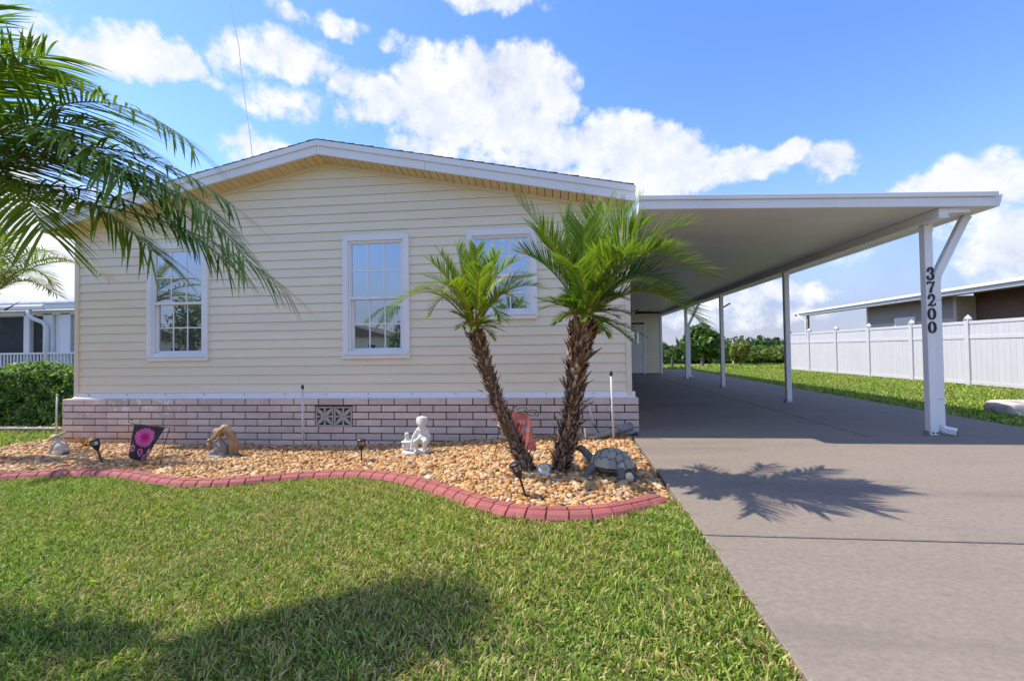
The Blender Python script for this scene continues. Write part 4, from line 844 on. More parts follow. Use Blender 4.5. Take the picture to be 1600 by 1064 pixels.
sculpt('basket', [('e', q(-.135, .0, .10), (.065, .055, .065)), ('e', q(-.135, 0, .145), (.078, .065, .020)), ('l', q(-.14, 0, .15), q(-.14, .0, .225), .030, .026), ('e', q(-.14, 0, .235), (.028, .026, .026)), ('e', q(-.085, 0, .165), (.035, .03, .018))], .008, M['stone_white'], st, 2)
# bronze child bending over a heap of rocks
bx0, by0 = -4.20, 5.31; b0 = lz(bx0, by0)
st = thing('child_statue', (bx0, by0, b0), 'brown bronze-look statue of a child bending over a heap of rocks', 'statue')
q = lambda x, y, z_: (bx0 + x, by0 + y, b0 + z_)
sculpt('figure', [('l', q(.10, 0, .02), q(.115, 0, .14), .026, .032), ('l', q(.115, 0, .14), q(.095, .0, .26), .036, .046), ('l', q(.155, .03, .02), q(.16, .02, .14), .026, .032), ('l', q(.16, .02, .14), q(.11, .01, .26), .036, .046), ('e', q(.10, .0, .275), (.058, .055, .05)),
    ('l', q(.095, 0, .29), q(.03, -.01, .355), .054, .050), ('e', q(.02, 0, .36), (.06, .055, .045)), ('l', q(.01, -.01, .35), q(-.03, -.02, .32), .032, .028), ('e', q(-.055, -.025, .305), (.052, .048, .050)), ('e', q(-.062, -.02, .318), (.055, .05, .044)), ('e', q(-.10, -.03, .290), (.012, .012, .012)),
    ('l', q(.0, -.05, .34), q(-.06, -.07, .255), .025, .020), ('l', q(-.06, -.07, .255), q(-.13, -.06, .22), .019, .015), ('e', q(-.142, -.06, .213), (.022, .018, .014)), ('l', q(.0, .04, .34), q(-.06, .05, .25), .025, .020), ('l', q(-.06, .05, .25), q(-.12, .04, .20), .019, .015), ('e', q(-.13, .035, .19), (.022, .018, .014)),
    ('e', q(.095, -.015, .015), (.045, .024, .018)), ('e', q(.15, .015, .015), (.045, .024, .018))], .008, M['bronze'], st, 2)
sculpt('rock_heap', [('e', q(-.02, 0, .02), (.19, .12, .022)), ('e', q(-.04, 0, .07), (.10, .08, .055)), ('e', q(-.10, -.02, .06), (.06, .06, .05)), ('e', q(-.02, -.05, .11), (.05, .045, .04)), ('e', q(-.06, .02, .13), (.05, .045, .045)), ('e', q(.02, .0, .12), (.04, .045, .05)), ('e', q(-.07, -.05, .15), (.035, .03, .03)), ('e', q(-.02, 0, .17), (.035, .035, .035)), ('e', q(.03, -.06, .05), (.04, .04, .035)), ('e', q(-.14, -.03, .03), (.05, .05, .03))], .009, M['rock'], st, 1)
sculpt('jug', [('e', q(-.165, -.02, .150), (.036, .036, .040)), ('l', q(-.165, -.02, .18), q(-.172, -.02, .205), .020, .026), ('l', q(-.16, -.02, .11), q(-.155, -.02, .07), .022, .02)], .007, M['bronze'], st, 2)
# pale rabbit by the brick corner
bx0, by0 = -6.46, 5.28; b0 = lz(bx0, by0)
st = thing('rabbit_statue', (bx0, by0, b0), 'small cream stone rabbit statue on a flat slab near the brick corner', 'statue')
MB().prism([(bx0 - .20, by0 - .09), (bx0 + .19, by0 - .09), (bx0 + .20, by0 + .09), (bx0 - .19, by0 + .09)], 'z', b0 - .01, b0 + .02).build('base', M['rock'], st, bevel=.006)
q = lambda x, y, z_: (bx0 + x, by0 + y, b0 + .018 + z_)
sculpt('figure', [('e', q(.03, 0, .08), (.085, .065, .085)), ('e', q(-.02, 0, .13), (.055, .05, .075)), ('e', q(-.075, 0, .215), (.052, .040, .040)), ('e', q(-.118, 0, .203), (.026, .024, .022)), ('l', q(-.045, .018, .235), q(.045, .028, .275), .015, .017), ('l', q(-.045, -.018, .235), q(.05, -.028, .262), .015, .017),
    ('l', q(-.05, .03, .13), q(-.10, .035, .02), .024, .017), ('l', q(-.05, -.03, .13), q(-.10, -.035, .02), .024, .017), ('e', q(.05, .045, .035), (.06, .025, .035)), ('e', q(.05, -.045, .035), (.06, .025, .035)), ('e', q(.115, 0, .06), (.025, .025, .025))], .008, M['stone_cream'], st, 2)
# reddish spiky bromeliad behind it
bro = thing('bromeliad', (-6.75, 5.85, -.22), 'small orange-red spiky bromeliad at the brick corner behind the rabbit', 'plant')
for k in range(22):
    a = k * 2.4; L = rng.uniform(.16, .30); e = rng.uniform(.3, 1.2); s = np.array([-math.sin(a), math.cos(a), 0]); d = np.array([math.cos(a) * math.cos(e), math.sin(a) * math.cos(e), math.sin(e)]); p = np.array([-6.75, 5.85, -.20]); V = []
    for j in range(4): t = j / 3; w_ = .013 * (1 - t ** 2) + .001; cpt = p + d * L * t - np.array([0, 0, 1]) * L * .35 * t * t; V += [cpt + s * w_, cpt - s * w_]
    F = [(2 * j, 2 * j + 1, 2 * j + 3, 2 * j + 2) for j in range(3)]; cb = np.array([.42, .13, .05]) * rng.uniform(.6, 1.2) if k % 3 else np.array([.12, .2, .04])
    mesh_obj('leaf', V, F, M['leaf'], bro, cols=np.tile(cb, (8, 1)))
# turtle
tx, ty = .44, 4.08; tz = lz(tx, ty) - .01
tu = thing('turtle_statue', (tx, ty, tz), 'dark grey turtle statue with raised head on the gravel by the driveway', 'statue')
ca, sa = math.cos(rad(-28)), math.sin(rad(-28))
def T(x, y, z_): return (tx + x * ca - y * sa, ty + x * sa + y * ca, tz + z_)      # local x: tail; -x: head
seeds = [(x, 0) for x in (-.13, -.065, 0, .065, .13)] + [(x, s * .085) for x in (-.10, -.03, .04, .105) for s in (-1, 1)] + [(.19 * math.cos(a), .145 * math.sin(a)) for a in np.arange(0, 2 * math.pi, .42)]
seeds = np.array(seeds); nu, nv = 72, 26; V = []; cl = []
sh_c = rng.uniform(.75, 1.25, len(seeds))
for j in range(nv + 1):
    r = 1 - (1 - j / nv) ** 1.0
    for i in range(nu):
        a = 2 * math.pi * i / nu; x, y = .195 * r * math.cos(a), .150 * r * math.sin(a)
        dd = np.sort(np.hypot(seeds[:, 0] - x, seeds[:, 1] - y)); e = dd[1] - dd[0]; near_i = int(np.argmin(np.hypot(seeds[:, 0] - x, seeds[:, 1] - y)))
        lift = .016 * min(1, e / .022) ** .6 - (.0 if r < .97 else .01); h = .165 * math.sqrt(max(0, 1 - r * r * .97)) + .065
        V.append(T(x * (1 + lift * .5), y * (1 + lift * .5), h + lift)); g = min(1, e / .012); cl.append((np.array([.045, .042, .038]) * (1 - g) + np.array([.36, .32, .25]) * g) * sh_c[near_i])
F = [(j * nu + i, j * nu + (i + 1) % nu, (j + 1) * nu + (i + 1) % nu, (j + 1) * nu + i) for j in range(nv) for i in range(nu)]
mesh_obj('shell', V, F, M['shellcol'], tu, cols=np.array(cl), smooth_=True)
sculpt('body', [('e', T(0, 0, .07), (.165, .125, .035), rad(-28)), ('l', T(-.16, 0, .09), T(-.235, .0, .165), .044, .036), ('l', T(-.235, 0, .165), T(-.275, 0, .20), .036, .034), ('e', T(-.295, 0, .208), (.048, .034, .030), rad(-28)), ('e', T(-.335, 0, .20), (.018, .022, .016), rad(-28)),
    ('l', T(-.12, -.10, .09), T(-.15, -.165, .05), .038, .030), ('l', T(-.15, -.165, .05), T(-.165, -.18, .008), .028, .026), ('e', T(-.18, -.185, .006), (.035, .028, .014)), ('l', T(-.12, .10, .09), T(-.15, .165, .05), .038, .030), ('l', T(-.15, .165, .05), T(-.165, .18, .008), .028, .026),
    ('l', T(.12, -.10, .08), T(.15, -.155, .05), .040, .032), ('l', T(.15, -.155, .05), T(.155, -.165, .008), .030, .028), ('e', T(.145, -.175, .006), (.035, .028, .014)), ('l', T(.12, .10, .08), T(.15, .155, .04), .040, .030), ('l', T(.17, 0, .07), T(.225, 0, .03), .022, .010)], .008, M['turtle_skin'], tu, 2)
for s in (-1, 1):
    e_ = MB(); V, F = ICO1; e_.v = [tuple(np.array(T(-.30, s * .027, .217)) + v * .006) for v in V]; e_.f = [tuple(f) for f in F]; e_.build('eye', M['black'], tu, smooth_=True)
# small ornament with a glass ball beside the turtle
ox, oy = .555, 3.86; oz = lz(ox, oy)
orn = thing('snail_ornament', (ox, oy, oz), 'tiny grey snail ornament with a pale ball in front of the turtle', 'ornament')
sculpt('body', [('l', (ox - .075, oy, oz + .012), (ox + .06, oy, oz + .012), .015, .018), ('l', (ox + .06, oy, oz + .012), (ox + .078, oy - .01, oz + .05), .014, .012), ('e', (ox - .06, oy, oz + .03), (.03, .03, .025))], .006, M['turtle_skin'], orn, 2)
V, F = ICO3; mesh_obj('ball', V * np.array([.033, .033, .042]) + np.array([ox, oy - .02, oz + .042]), F, M['stone_cream'], orn, smooth_=True)
# solar path lights
def solar(x, y, lean, label, h=.30):
    z0 = float(zg(x)) + .02; t = thing('solar_path_light', (x, y, z0), label, 'garden light', 'black solar stake lights in the gravel')
    top = np.array([x + lean[0] * h, y + lean[1] * h, z0 + h * .80]); d = top - np.array([x, y, z0]); d /= np.linalg.norm(d)
    MB().tube([(x, y, z0 - .03), tuple(top)], .0085, 8).build('stake', M['black'], t)
    pr = [(.010, -.02), (.024, .0), (.040, .045), (.046, .085), (.050, .090), (.050, .104), (.040, .112)]
    pth = [tuple(top + d * z_) for r, z_ in pr]
    hd = MB().tube(pth[:3], [r for r, _ in pr[:3]], 14).build('collar', M['black'], t, smooth_=False)
    MB().tube(pth[2:5], [r * .93 for r, _ in pr[2:5]], 14).build('lens', M['lens'], t)
    MB().tube(pth[4:], [r for r, _ in pr[4:]], 14).build('cap', M['black'], t)
    s = np.cross(d, (0, 1, 0)); s /= np.linalg.norm(s); u = np.cross(s, d)
    for k in range(6):
        a = k * math.pi / 3; o_ = s * math.cos(a) + u * math.sin(a)
        MB().tube([tuple(top + d * pr[2][1] * .9 + o_ * .039), tuple(top + d * .09 + o_ * .047)], .0045, 5).build('rib', M['black'], t)
solar(-5.40, 4.90, (-.30, -.05), 'black solar light tilting left in front of the flower flag', .25)
solar(-2.27, 5.02, (.0, 0), 'upright black solar light between the two child statues', .22)
solar(-.265, 3.56, (-.28, -.06), 'black solar light leaning left before the palm trunks', .22)
# round flat light between the trunks
sx, sy = -.155, 4.16; sz = lz(sx, sy)
sp_ = thing('disc_light', (sx, sy, sz), 'round white and yellow disc light lying between the two palm trunks', 'garden light')
tl = rad(42)
def disc(rs, zs, n=22):
    b = MB().lathe(list(zip(rs, zs)), (0, 0, 0), n); b.v = [(sx + v[0], sy + v[1] * math.cos(tl) - v[2] * math.sin(tl), sz + .035 + v[1] * math.sin(tl) + v[2] * math.cos(tl)) for v in b.v]; return b
M['yellow'] = mat('yellow_lamp', (.62, .47, .10), (.70, .56, .18), 30, .4)
disc([.05, .066, .070, .062], [-.02, -.005, .012, .018]).build('rim', M['grey_plastic'], sp_, smooth_=True)
disc([.056, .055, .045], [.015, .024, .028]).build('lens', M['stone_white'], sp_, smooth_=True)
disc([.028, .026], [.029, .034], 6).build('cell', M['yellow'], sp_)
# pvc marker pipes
def marker(x, y, h, label, cap=True, lean=0):
    z0 = float(zg(x)) + .01; t = thing('marker_pipe', (x, y, z0), label, 'pipe', 'upright white pipes standing in the gravel')
    MB().tube([(x, y, z0), (x + lean, y, z0 + h)], .0125, 10).build('pipe', M['pvc'], t, smooth_=True)
    if cap: MB().lathe([(.015, 0), (.018, .012), (.018, .04), (.012, .058), (.004, .06)], (x + lean, y, z0 + h), 10).build('cap', M['black'], t, smooth_=True)
    else: MB().lathe([(.0125, 0), (.016, .002), (.016, .03), (.01, .034)], (x + lean, y, z0 + h), 10).build('cap', M['pvc'], t, smooth_=True)
marker(-3.50, 5.90, .82, 'thin white pipe with black cap before the vent blocks')
marker(.632, 5.62, .80, 'thin white pipe with black cap at the right brick corner', lean=-.015)
marker(-7.74, 6.28, .70, 'thin plain pipe left of the brick corner', cap=False, lean=.01)
t = thing('leaning_pipe', (.46, 5.95, -.05), 'short white pipe leaning on the brick skirt right of the palms', 'pipe')
MB().tube([(.35, 6.045, .40), (.425, 6.0, .10)], .012, 8).build('pipe', M['pvc'], t, smooth_=True); MB().tube([(.425, 6.0, .10), (.51, 5.96, -.04)], .007, 6).build('tail', M['black'], t)
t = thing('drain_pipe', (.55, 5.75, -.05), 'weathered grey drain pipe lying on the gravel at the brick corner', 'pipe')
MB().tube([(.33, 5.62, -.02), (.60, 5.76, .035), (.80, 5.86, .075)], [.030, .040, .042], 12).build('pipe', M['pipe'], t, smooth_=True)
MB().tube([(.70, 5.81, .056), (.885, 5.90, .092)], .056, 14).build('socket', M['grey_plastic'], t, smooth_=True)
MB().tube([(.30, 5.61, .0), (.29, 5.60, .11)], .010, 8).build('riser', M['pvc'], t)

# flags
def cloth_flag(name, P00, P10, P01, P11, nx_, ny_, wave, colf, parent):
    P00, P10, P01, P11 = map(np.array, (P00, P10, P01, P11)); V = []; cl = []
    for j in range(ny_ + 1):
        for i in range(nx_ + 1):
            u, v = i / nx_, j / ny_; p = (P00 * (1 - u) + P10 * u) * (1 - v) + (P01 * (1 - u) + P11 * u) * v
            V.append(p + np.array(wave(u, v))); cl.append(colf(u, v))
    F = [(j * (nx_ + 1) + i, (j + 1) * (nx_ + 1) + i, (j + 1) * (nx_ + 1) + i + 1, j * (nx_ + 1) + i + 1) for j in range(ny_) for i in range(nx_)]
    o = mesh_obj(name, V, F, M['cloth'], parent, cols=np.array(cl), smooth_=True); s = o.modifiers.new('sol', 'SOLIDIFY'); s.thickness = .0025; return o
def flower(u, v):                                          # v: 0 at the top
    x, y = u - .46, (v - .34) * 1.25; r = math.hypot(x, y); a = math.atan2(y, x)
    pet = .36 * (1 - .10 * abs(math.sin(a * 9)))
    if r < .085: return (.50, .02, .10)
    if r < .17: return (.62, .04, .20)
    if r < pet: return np.array((.78, .12, .34)) * (.72 + .28 * abs(math.cos(a * 9))) if r < pet * .97 else (.7, .2, .4)
    for cx, cy, an in ((.12, .74, .4), (.42, .80, -.2), (.60, .93, .6), (.80, .76, .5)):
        dx, dy = (u - cx), (v - cy); s, c_ = math.sin(an), math.cos(an); X_, Y_ = dx * c_ + dy * s, -dx * s + dy * c_
        if abs(X_) < .11 and abs(Y_) < .13:
            if abs(abs(X_) - (.065 * math.sin(min(max((Y_ + .13) / .26, 0), 1) * math.pi * 1.25 + .2))) < .028: return (.72, .20, .36)
    return (.052, .040, .036)
fl = thing('garden_flag', (-4.62, 4.85, -.25), 'dark garden flag printed with a big pink flower and pink ribbons', 'flag')
sta = MB(); sta.tube([(-4.64, 4.85, -.27), (-4.62, 4.89, .0), (-4.57, 4.925, .215)], .0045, 6); sta.build('stand', M['black'], fl)
rod = MB(); rod.tube([(-4.57, 4.925, .215), (-4.80, 4.925, .238), (-5.03, 4.925, .258), (-5.08, 4.925, .27)], .004, 6); rod.tube([(-5.08 - .03 * math.sin(a), 4.925, .27 + .022 - .022 * math.cos(a)) for a in np.linspace(0, 4.6, 9)], .0035, 5); rod.tube([(-4.57 + .035 * math.sin(a), 4.925, .215 - .02 + .02 * math.cos(a)) for a in np.linspace(0, 4.2, 9)], .0035, 5); rod.build('hanger', M['black'], fl)
cloth_flag('cloth', (-5.03, 4.92, .254), (-4.63, 4.92, .218), (-4.96, 4.80, -.085), (-4.75, 4.80, -.15), 44, 44, lambda u, v: (.012 * v * math.sin(5 * u), -.03 * v * math.sin(6.5 * u + .6), -.03 * v * math.sin(math.pi * u)), flower, fl)
def cardinal(u, v):
    base = np.array((.58, .20, .165)) * (1.0 + .18 * math.sin(9 * v + 3 * u) * math.sin(6 * u - 4 * v))
    base = base * (1 - .25 * max(0, .35 - v)) + np.array((.10, .05, .05)) * max(0, v - .6)
    x, y = u - .30, v - .40
    if (x / .105) ** 2 + (y / .085) ** 2 < 1 or ((x - .045) / .055) ** 2 + ((y + .085) / .05) ** 2 < 1 or (abs(x + .10 + (y - .08) * .3) < .035 and .02 < y < .20): return (.55, .015, .015)
    if abs(x - .085) < .02 and abs(y + .075) < .015: return (.5, .3, .08)
    if (u - .66) ** 2 / .05 + (v - .43) ** 2 / .0028 < 1: return (.55, .52, .54) if (int(u * 60) % 4) else (.28, .25, .30)
    if (u - .5) ** 2 / .05 + (v - .25) ** 2 / .004 < 1 and math.sin(40 * u + 13 * v) > -.2: return (.62, .52, .50)
    if v > .66 and abs(math.sin(14 * v + 2.2 * u)) < .22: return (.50, .10, .09)
    return base
f2 = thing('garden_flag', (-.74, 5.10, -.13), 'faded red garden flag printed with a red bird, hanging behind the left palm trunk', 'flag')
sta = MB(); sta.tube([(-.745, 5.09, -.15), (-.70, 5.12, .18), (-.625, 5.16, .50)], .005, 6); sta.build('stand', M['black'], f2)
hg = MB(); hg.tube([(-.66, 5.16, .43), (-.55, 5.16, .385), (-.50, 5.16, .36), (-.34, 5.16, .335), (-.30, 5.16, .325)], .0045, 6)
def scroll(cx, cz_, r, a0, a1, n=14, sh=.55): return [(cx + r * (1 - sh * i / n) * math.cos(a0 + (a1 - a0) * i / n), 5.155, cz_ + r * (1 - sh * i / n) * math.sin(a0 + (a1 - a0) * i / n)) for i in range(n + 1)]
hg.tube([(-.66, 5.155, .42), (-.655, 5.155, .47)] + scroll(-.625, .475, .034, math.pi, -1.8 * math.pi * .8), .004, 6)
hg.tube([(-.60, 5.155, .445), (-.54, 5.155, .445), (-.50, 5.155, .425)] + scroll(-.515, .43, .026, 0, 4.6), .004, 6)
hg.tube([(-.50, 5.155, .395), (-.45, 5.155, .42), (-.40, 5.155, .425)] + scroll(-.40, .40, .025, 1.57, -3.4), .004, 6)
hg.tube([(-.37, 5.155, .385), (-.32, 5.155, .395), (-.27, 5.155, .39), (-.245, 5.155, .36)] + scroll(-.27, .35, .026, .2, -4.8), .004, 6)
hg.build('scroll_hanger', M['black'], f2)
cloth_flag('cloth', (-.565, 5.15, .385), (-.365, 5.15, .345), (-.52, 5.12, -.055), (-.265, 5.13, -.07), 30, 50, lambda u, v: (.012 * math.sin(5 * v) * (1 - v), -.02 * math.sin(7 * u + 4 * v) * (.3 + v), .0), cardinal, f2)

# thin whip antenna standing behind the ridge
an = thing('whip_antenna', (-6.4, 9.0, 3.1), 'very thin white whip antenna rising above the left roof slope', 'antenna')
MB().tube([(-6.30, 9, 3.05), (-6.42, 9, 5.0), (-6.49, 9, 5.6), (-6.68, 9, 6.9), (-6.76, 9, 7.7), (-6.90, 9, 8.3), (-6.98, 9, 8.8), (-6.98, 9, 9.6)], .008, 6).build('whip', M['white'], an)
MB().lathe([(.06, 0), (.06, .05), (.03, .08), (.02, .2)], (-6.30, 9, 3.0), 10).build('mount', M['grey_plastic'], an)

# ------------------------------------------------------------------ right side: fence, neighbour, boulder
fe = thing('privacy_fence', (10.8, 16, -.05), 'white vinyl privacy fence with pointed post caps along the right lawn', 'fence')
FX = 10.8; ys = [9.35, 11.30, 13.26, 15.2, 17.15, 19.05, 21.0, 22.7]
z0f = lambda y: float(zg(10.8, y))
for i, y in enumerate(ys):
    z0 = z0f(y); p = MB().box(FX - .065, FX + .065, y - .065, y + .065, z0, z0 + 1.76).build('post', M['fence'], fe, bevel=.006)
    MB().lathe([(.105, 0), (.105, .03), (.09, .045), (.0, .13)], (FX, y, z0 + 1.76), 4).build('cap', M['fence'], p)
for a, b in zip(ys[:-1], ys[1:]):
    z0 = z0f((a + b) / 2); a1, b1 = a + .065, b - .065
    for r0, r1 in ((.04, .13), (1.24, 1.33), (1.63, 1.71)): MB().box(FX - .035, FX + .035, a1, b1, z0 + r0, z0 + r1).build('rail', M['fence'], fe, bevel=.004)
    k = 12
    for lo, hi, yy in ((.13, 1.24, .0), (1.33, 1.63, .0)):
        for j in range(k):
            u0 = a1 + (b1 - a1) * j / k + .001; u1 = a1 + (b1 - a1) * (j + 1) / k - .001
            MB().box(FX - .020, FX + .02, u0, u1, z0 + lo, z0 + hi).build('board', M['fence'], fe, bevel=.003)
# neighbour's house behind it
NX = 13.6
nh = thing('neighbour_house', (NX, 19, -.3), 'brown and beige house with white eave behind the white fence', 'house')
ez = 2.86
MB().hexa([(NX - .6, 10, ez - .0), (NX + 6, 10, ez + .95), (NX + 6, 26.5, ez + .95), (NX - .6, 26.5, ez - .0), (NX - .6, 10, ez + .06), (NX + 6, 10, ez + 1.0), (NX + 6, 26.5, ez + 1.0), (NX - .6, 26.5, ez + .06)]).build('roof', M['shingle'], nh)
MB().box(NX - .64, NX - .605, 9.9, 26.6, ez - .15, ez + .075).build('eave_fascia', M['white'], nh, bevel=.004)
MB().box(NX - .72, NX - .645, 9.9, 26.6, ez - .03, ez + .055).build('gutter', M['white'], nh, bevel=.01)
MB().box(NX - .60, NX, 9.95, 26.5, ez - .12, ez - .09).build('eave_soffit', M['beige_siding'], nh)
MB().hexa([(NX - .6, 26.5, ez - .1), (NX + 6, 26.5, ez + .8), (NX + 6, 26.56, ez + .8), (NX - .6, 26.56, ez - .1), (NX - .6, 26.5, ez + .08), (NX + 6, 26.5, ez + 1.02), (NX + 6, 26.56, ez + 1.02), (NX - .6, 26.56, ez + .08)]).build('rake_fascia', M['white'], nh)
def lap(y0, y1, zz0, zz1, m_, x, e=.18, par=None):
    z_ = zz0
    while z_ < zz1 - .02:
        h = min(e, zz1 - z_); MB().prism([(x - .022, z_), (x - .006, z_ + h - .002), (x + .008, z_ + h - .002), (x + .008, z_)][::-1], 'y', y0, y1).build('siding_board', m_, par)
        z_ += e
w1 = MB().box(NX + .01, NX + 5, 17.2, 21.6, -.3, ez - .12).build('wall', M['dark_gap'], nh)
lap(17.2, 21.6, 1.2, 1.98, M['beige_siding'], NX, par=w1); lap(17.2, 21.6, 1.98, ez - .13, M['grey_siding'], NX, par=w1)
w2 = MB().box(NX + .61, NX + 5, 10, 17.18, -.3, ez - .0).build('wall', M['dark_gap'], nh)
lap(10, 17.18, 1.0, ez - .02, M['brown_siding'], NX + .60, par=w2)
MB().box(NX - .03, NX + .6, 17.10, 17.22, -.2, ez - .125).build('corner_trim', M['beige_siding'], nh)
MB().box(NX - .035, NX + .02, 21.55, 21.68, -.2, ez - .125).build('corner_trim', M['beige_siding'], nh)
nw = MB().box(NX - .05, NX - .023, 18.9, 20.0, 1.5, 2.16).build('window', M['white'], nh, bevel=.01)
MB().box(NX - .058, NX - .051, 19.0, 19.9, 1.58, 2.08).build('pane', M['glass'], nw)
nw = MB().box(NX + .55, NX + .577, 13.0, 15.2, 1.2, 2.14).build('electric_panel', M['grey_siding'], nh, bevel=.01)
MB().box(NX + .535, NX + .549, 14.0, 14.25, 2.0, 2.05).build('latch', M['black'], nw)
MB().tube([(NX + .56, 12.75, 2.42), (NX + .42, 12.75, 2.48), (NX + .42, 12.75, 2.28)], .025, 8).build('wall_lamp', M['white'], nh)
MB().box(NX - .50, NX - .40, 25.6, 25.7, -.3, ez - .12).build('post', M['grey_siding'], nh)
MB().tube([(NX - .68, 26.2, ez - .03), (NX - .66, 26.0, ez - .25), (NX - .52, 25.75, ez - .45), (NX - .5, 25.72, 0)], .045, 8).build('downspout', M['white'], nh)
# boulder
bl = None
V, F = ICO3; V = V.copy(); n3 = (np.sin(V[:, 0] * 5 + 1) * np.sin(V[:, 1] * 6) * np.sin(V[:, 2] * 7 + 2)) * .12 + (np.sin(V[:, 0] * 13) * np.sin(V[:, 1] * 11 + 1)) * .05
V = np.sign(V) * np.abs(V) ** .42 * (1 + n3 * .8)[:, None] * np.array([.40, .26, .115]) + np.array([7.12, 7.85, .07])
tag(mesh_obj('boulder', V, F, M['boulder'], smooth_=True), 'flat pale boulder with rusty stains on the lawn at the right edge', 'rock')

# ------------------------------------------------------------------ left side: hedge and porch
def leaves(P, N_, size, col, aspect=.5):
    n = len(P); up = rng.normal(0, 1, (n, 3)); N_ = N_ / np.linalg.norm(N_, axis=1)[:, None]
    t = np.cross(N_, up); t /= np.linalg.norm(t, axis=1)[:, None]; b = np.cross(N_, t); s = size[:, None]
    V = np.stack([P - t * s, P + b * s * aspect, P + t * s, P - b * s * aspect], 1).reshape(-1, 3); k = (np.arange(n) * 4)[:, None]
    F = np.vstack([k + np.array([[0, 1, 2]]), k + np.array([[0, 2, 3]])]); return V, F, np.repeat(col, 4, 0)
def leafcol(n, base, var=.35, hi=(.26, .34, .05), ph=.18):
    c = np.array(base) * rng.uniform(1 - var, 1 + var, (n, 1)); k = rng.random(n) < ph; c[k] = np.array(hi) * rng.uniform(.7, 1.2, (k.sum(), 1)); return c
hd = thing('hedge', (-11.3, 7.9, -.25), 'clipped glossy green hedge before the neighbouring porch', 'hedge')
n = 26000; hx0, hx1, hy0, hy1, hz0, hz1 = -14.5, -8.75, 7.45, 8.55, -.25, .80
f_ = rng.random(n); x = rng.uniform(hx0, hx1, n); y = rng.uniform(hy0, hy1, n); zz = rng.uniform(hz0, hz1, n); Nn = np.zeros((n, 3))
a = f_ < .55; y[a] = hy0; Nn[a] = (0, -1, .35); b = (f_ >= .55) & (f_ < .85); zz[b] = hz1; Nn[b] = (0, -.2, 1); c_ = f_ >= .85; x[c_] = hx1; Nn[c_] = (1, -.2, .3)
bump = .07 * np.sin(x * 6 + zz * 5) * np.sin(zz * 7 + y * 4 + x * 2.3) + .05 * np.sin(x * 13 + 1) * np.sin(zz * 11 + y * 9)
P = np.stack([x, y, zz], 1) + Nn * (bump - rng.exponential(.05, n) + .03)[:, None]; P[:, 2] += np.where(b, .06 * np.sin(x * 5) + np.maximum(0, rng.normal(0, .025, n)), 0)
V, F, c = leaves(P, Nn + rng.normal(0, .55, (n, 3)), rng.uniform(.028, .052, n), leafcol(n, (.075, .16, .026), hi=(.27, .37, .055), ph=.38))
mesh_obj('foliage', V, F, M['leaf'], hd, cols=c)
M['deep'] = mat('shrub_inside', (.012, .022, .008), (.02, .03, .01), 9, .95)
MB().box(hx0 + .1, hx1 - .12, hy0 + .12, hy1 - .1, hz0, hz1 - .12).build('inner_block', M['deep'], hd)  # solid dark green block filling the hedge behind its leaves
PY = 11.0
po = thing('neighbour_porch', (-15, PY, -.3), 'white screened porch of the neighbouring home behind the hedge', 'porch')
MB().box(-21, -13.08, PY + .30, PY + 4.5, -.3, -.05).build('floor', M['concrete'], po)
MB().box(-21, -13.1, PY + 4.0, PY + 4.1, -.05, 2.3).build('back_wall', M['white'], po)
for x0, x1 in ((-20, -19.8), (-17.3, -17.1), (-14.93, -14.74), (-14.32, -14.02), (-13.78, -13.46)): MB().box(x0, x1, PY + .25, PY + .42, -.3, 2.28).build('column', M['white'], po, bevel=.01)
for x0, x1 in ((-19.79, -17.31), (-17.09, -14.94), (-14.73, -14.33), (-13.45, -13.0)): MB().box(x0, x1, PY + .35, PY + .36, -.1, 2.22).build('screen', M['screen'], po)
MB().box(-13.12, -13.08, PY + .42, PY + 4.4, -.1, 2.22).build('screen', M['screen'], po)
MB().box(-14.00, -13.80, PY + .33, PY + .40, -.2, 2.25).build('screen_frame', M['white'], po)
MB().box(-21, -13.0, PY + .25, PY + .5, 2.24, 2.36).build('header', M['white'], po)
rail = MB().box(-21, -13.0, PY + .17, PY + .23, 1.14, 1.19).build('railing', M['white'], po)
for x in np.arange(-16.2, -13.0, .105): MB().box(x, x + .035, PY + .185, PY + .215, .3, 1.14).build('baluster', M['white'], rail)
MB().prism([(-21, 2.36), (-14.0, 2.36), (-14.0, 2.48), (-21, 2.48)], 'y', PY - .02, PY + .1).build('gutter', M['white_metal'], po, bevel=.02)
MB().box(-13.995, -12.95, PY + .0, PY + .08, 2.37, 2.52).build('fascia', M['white'], po, bevel=.01)
MB().hexa([(-21, PY, 2.50), (-12.9, PY, 2.50), (-12.9, PY + 5.5, 3.25), (-21, PY + 5.5, 3.25), (-21, PY, 2.54), (-12.9, PY, 2.54), (-12.9, PY + 5.5, 3.29), (-21, PY + 5.5, 3.29)]).build('roof', M['white_metal'], po)
for x in np.arange(-20.8, -12.9, .4): MB().hexa([(x, PY, 2.541), (x + .03, PY, 2.541), (x + .03, PY + 5.5, 3.291), (x, PY + 5.5, 3.291), (x, PY, 2.57), (x + .03, PY, 2.57), (x + .03, PY + 5.5, 3.32), (x, PY + 5.5, 3.32)]).build('roof_rib', M['white_metal'], po)
MB().tube([(-14.48, PY + .04, 2.36), (-14.46, PY + .02, 2.22), (-14.36, PY + .05, 2.12), (-14.18, PY + .15, 2.02), (-14.12, PY + .19, 1.88), (-14.12, PY + .19, -.2)], .055, 10).build('downspout', M['white'], po, smooth_=True)

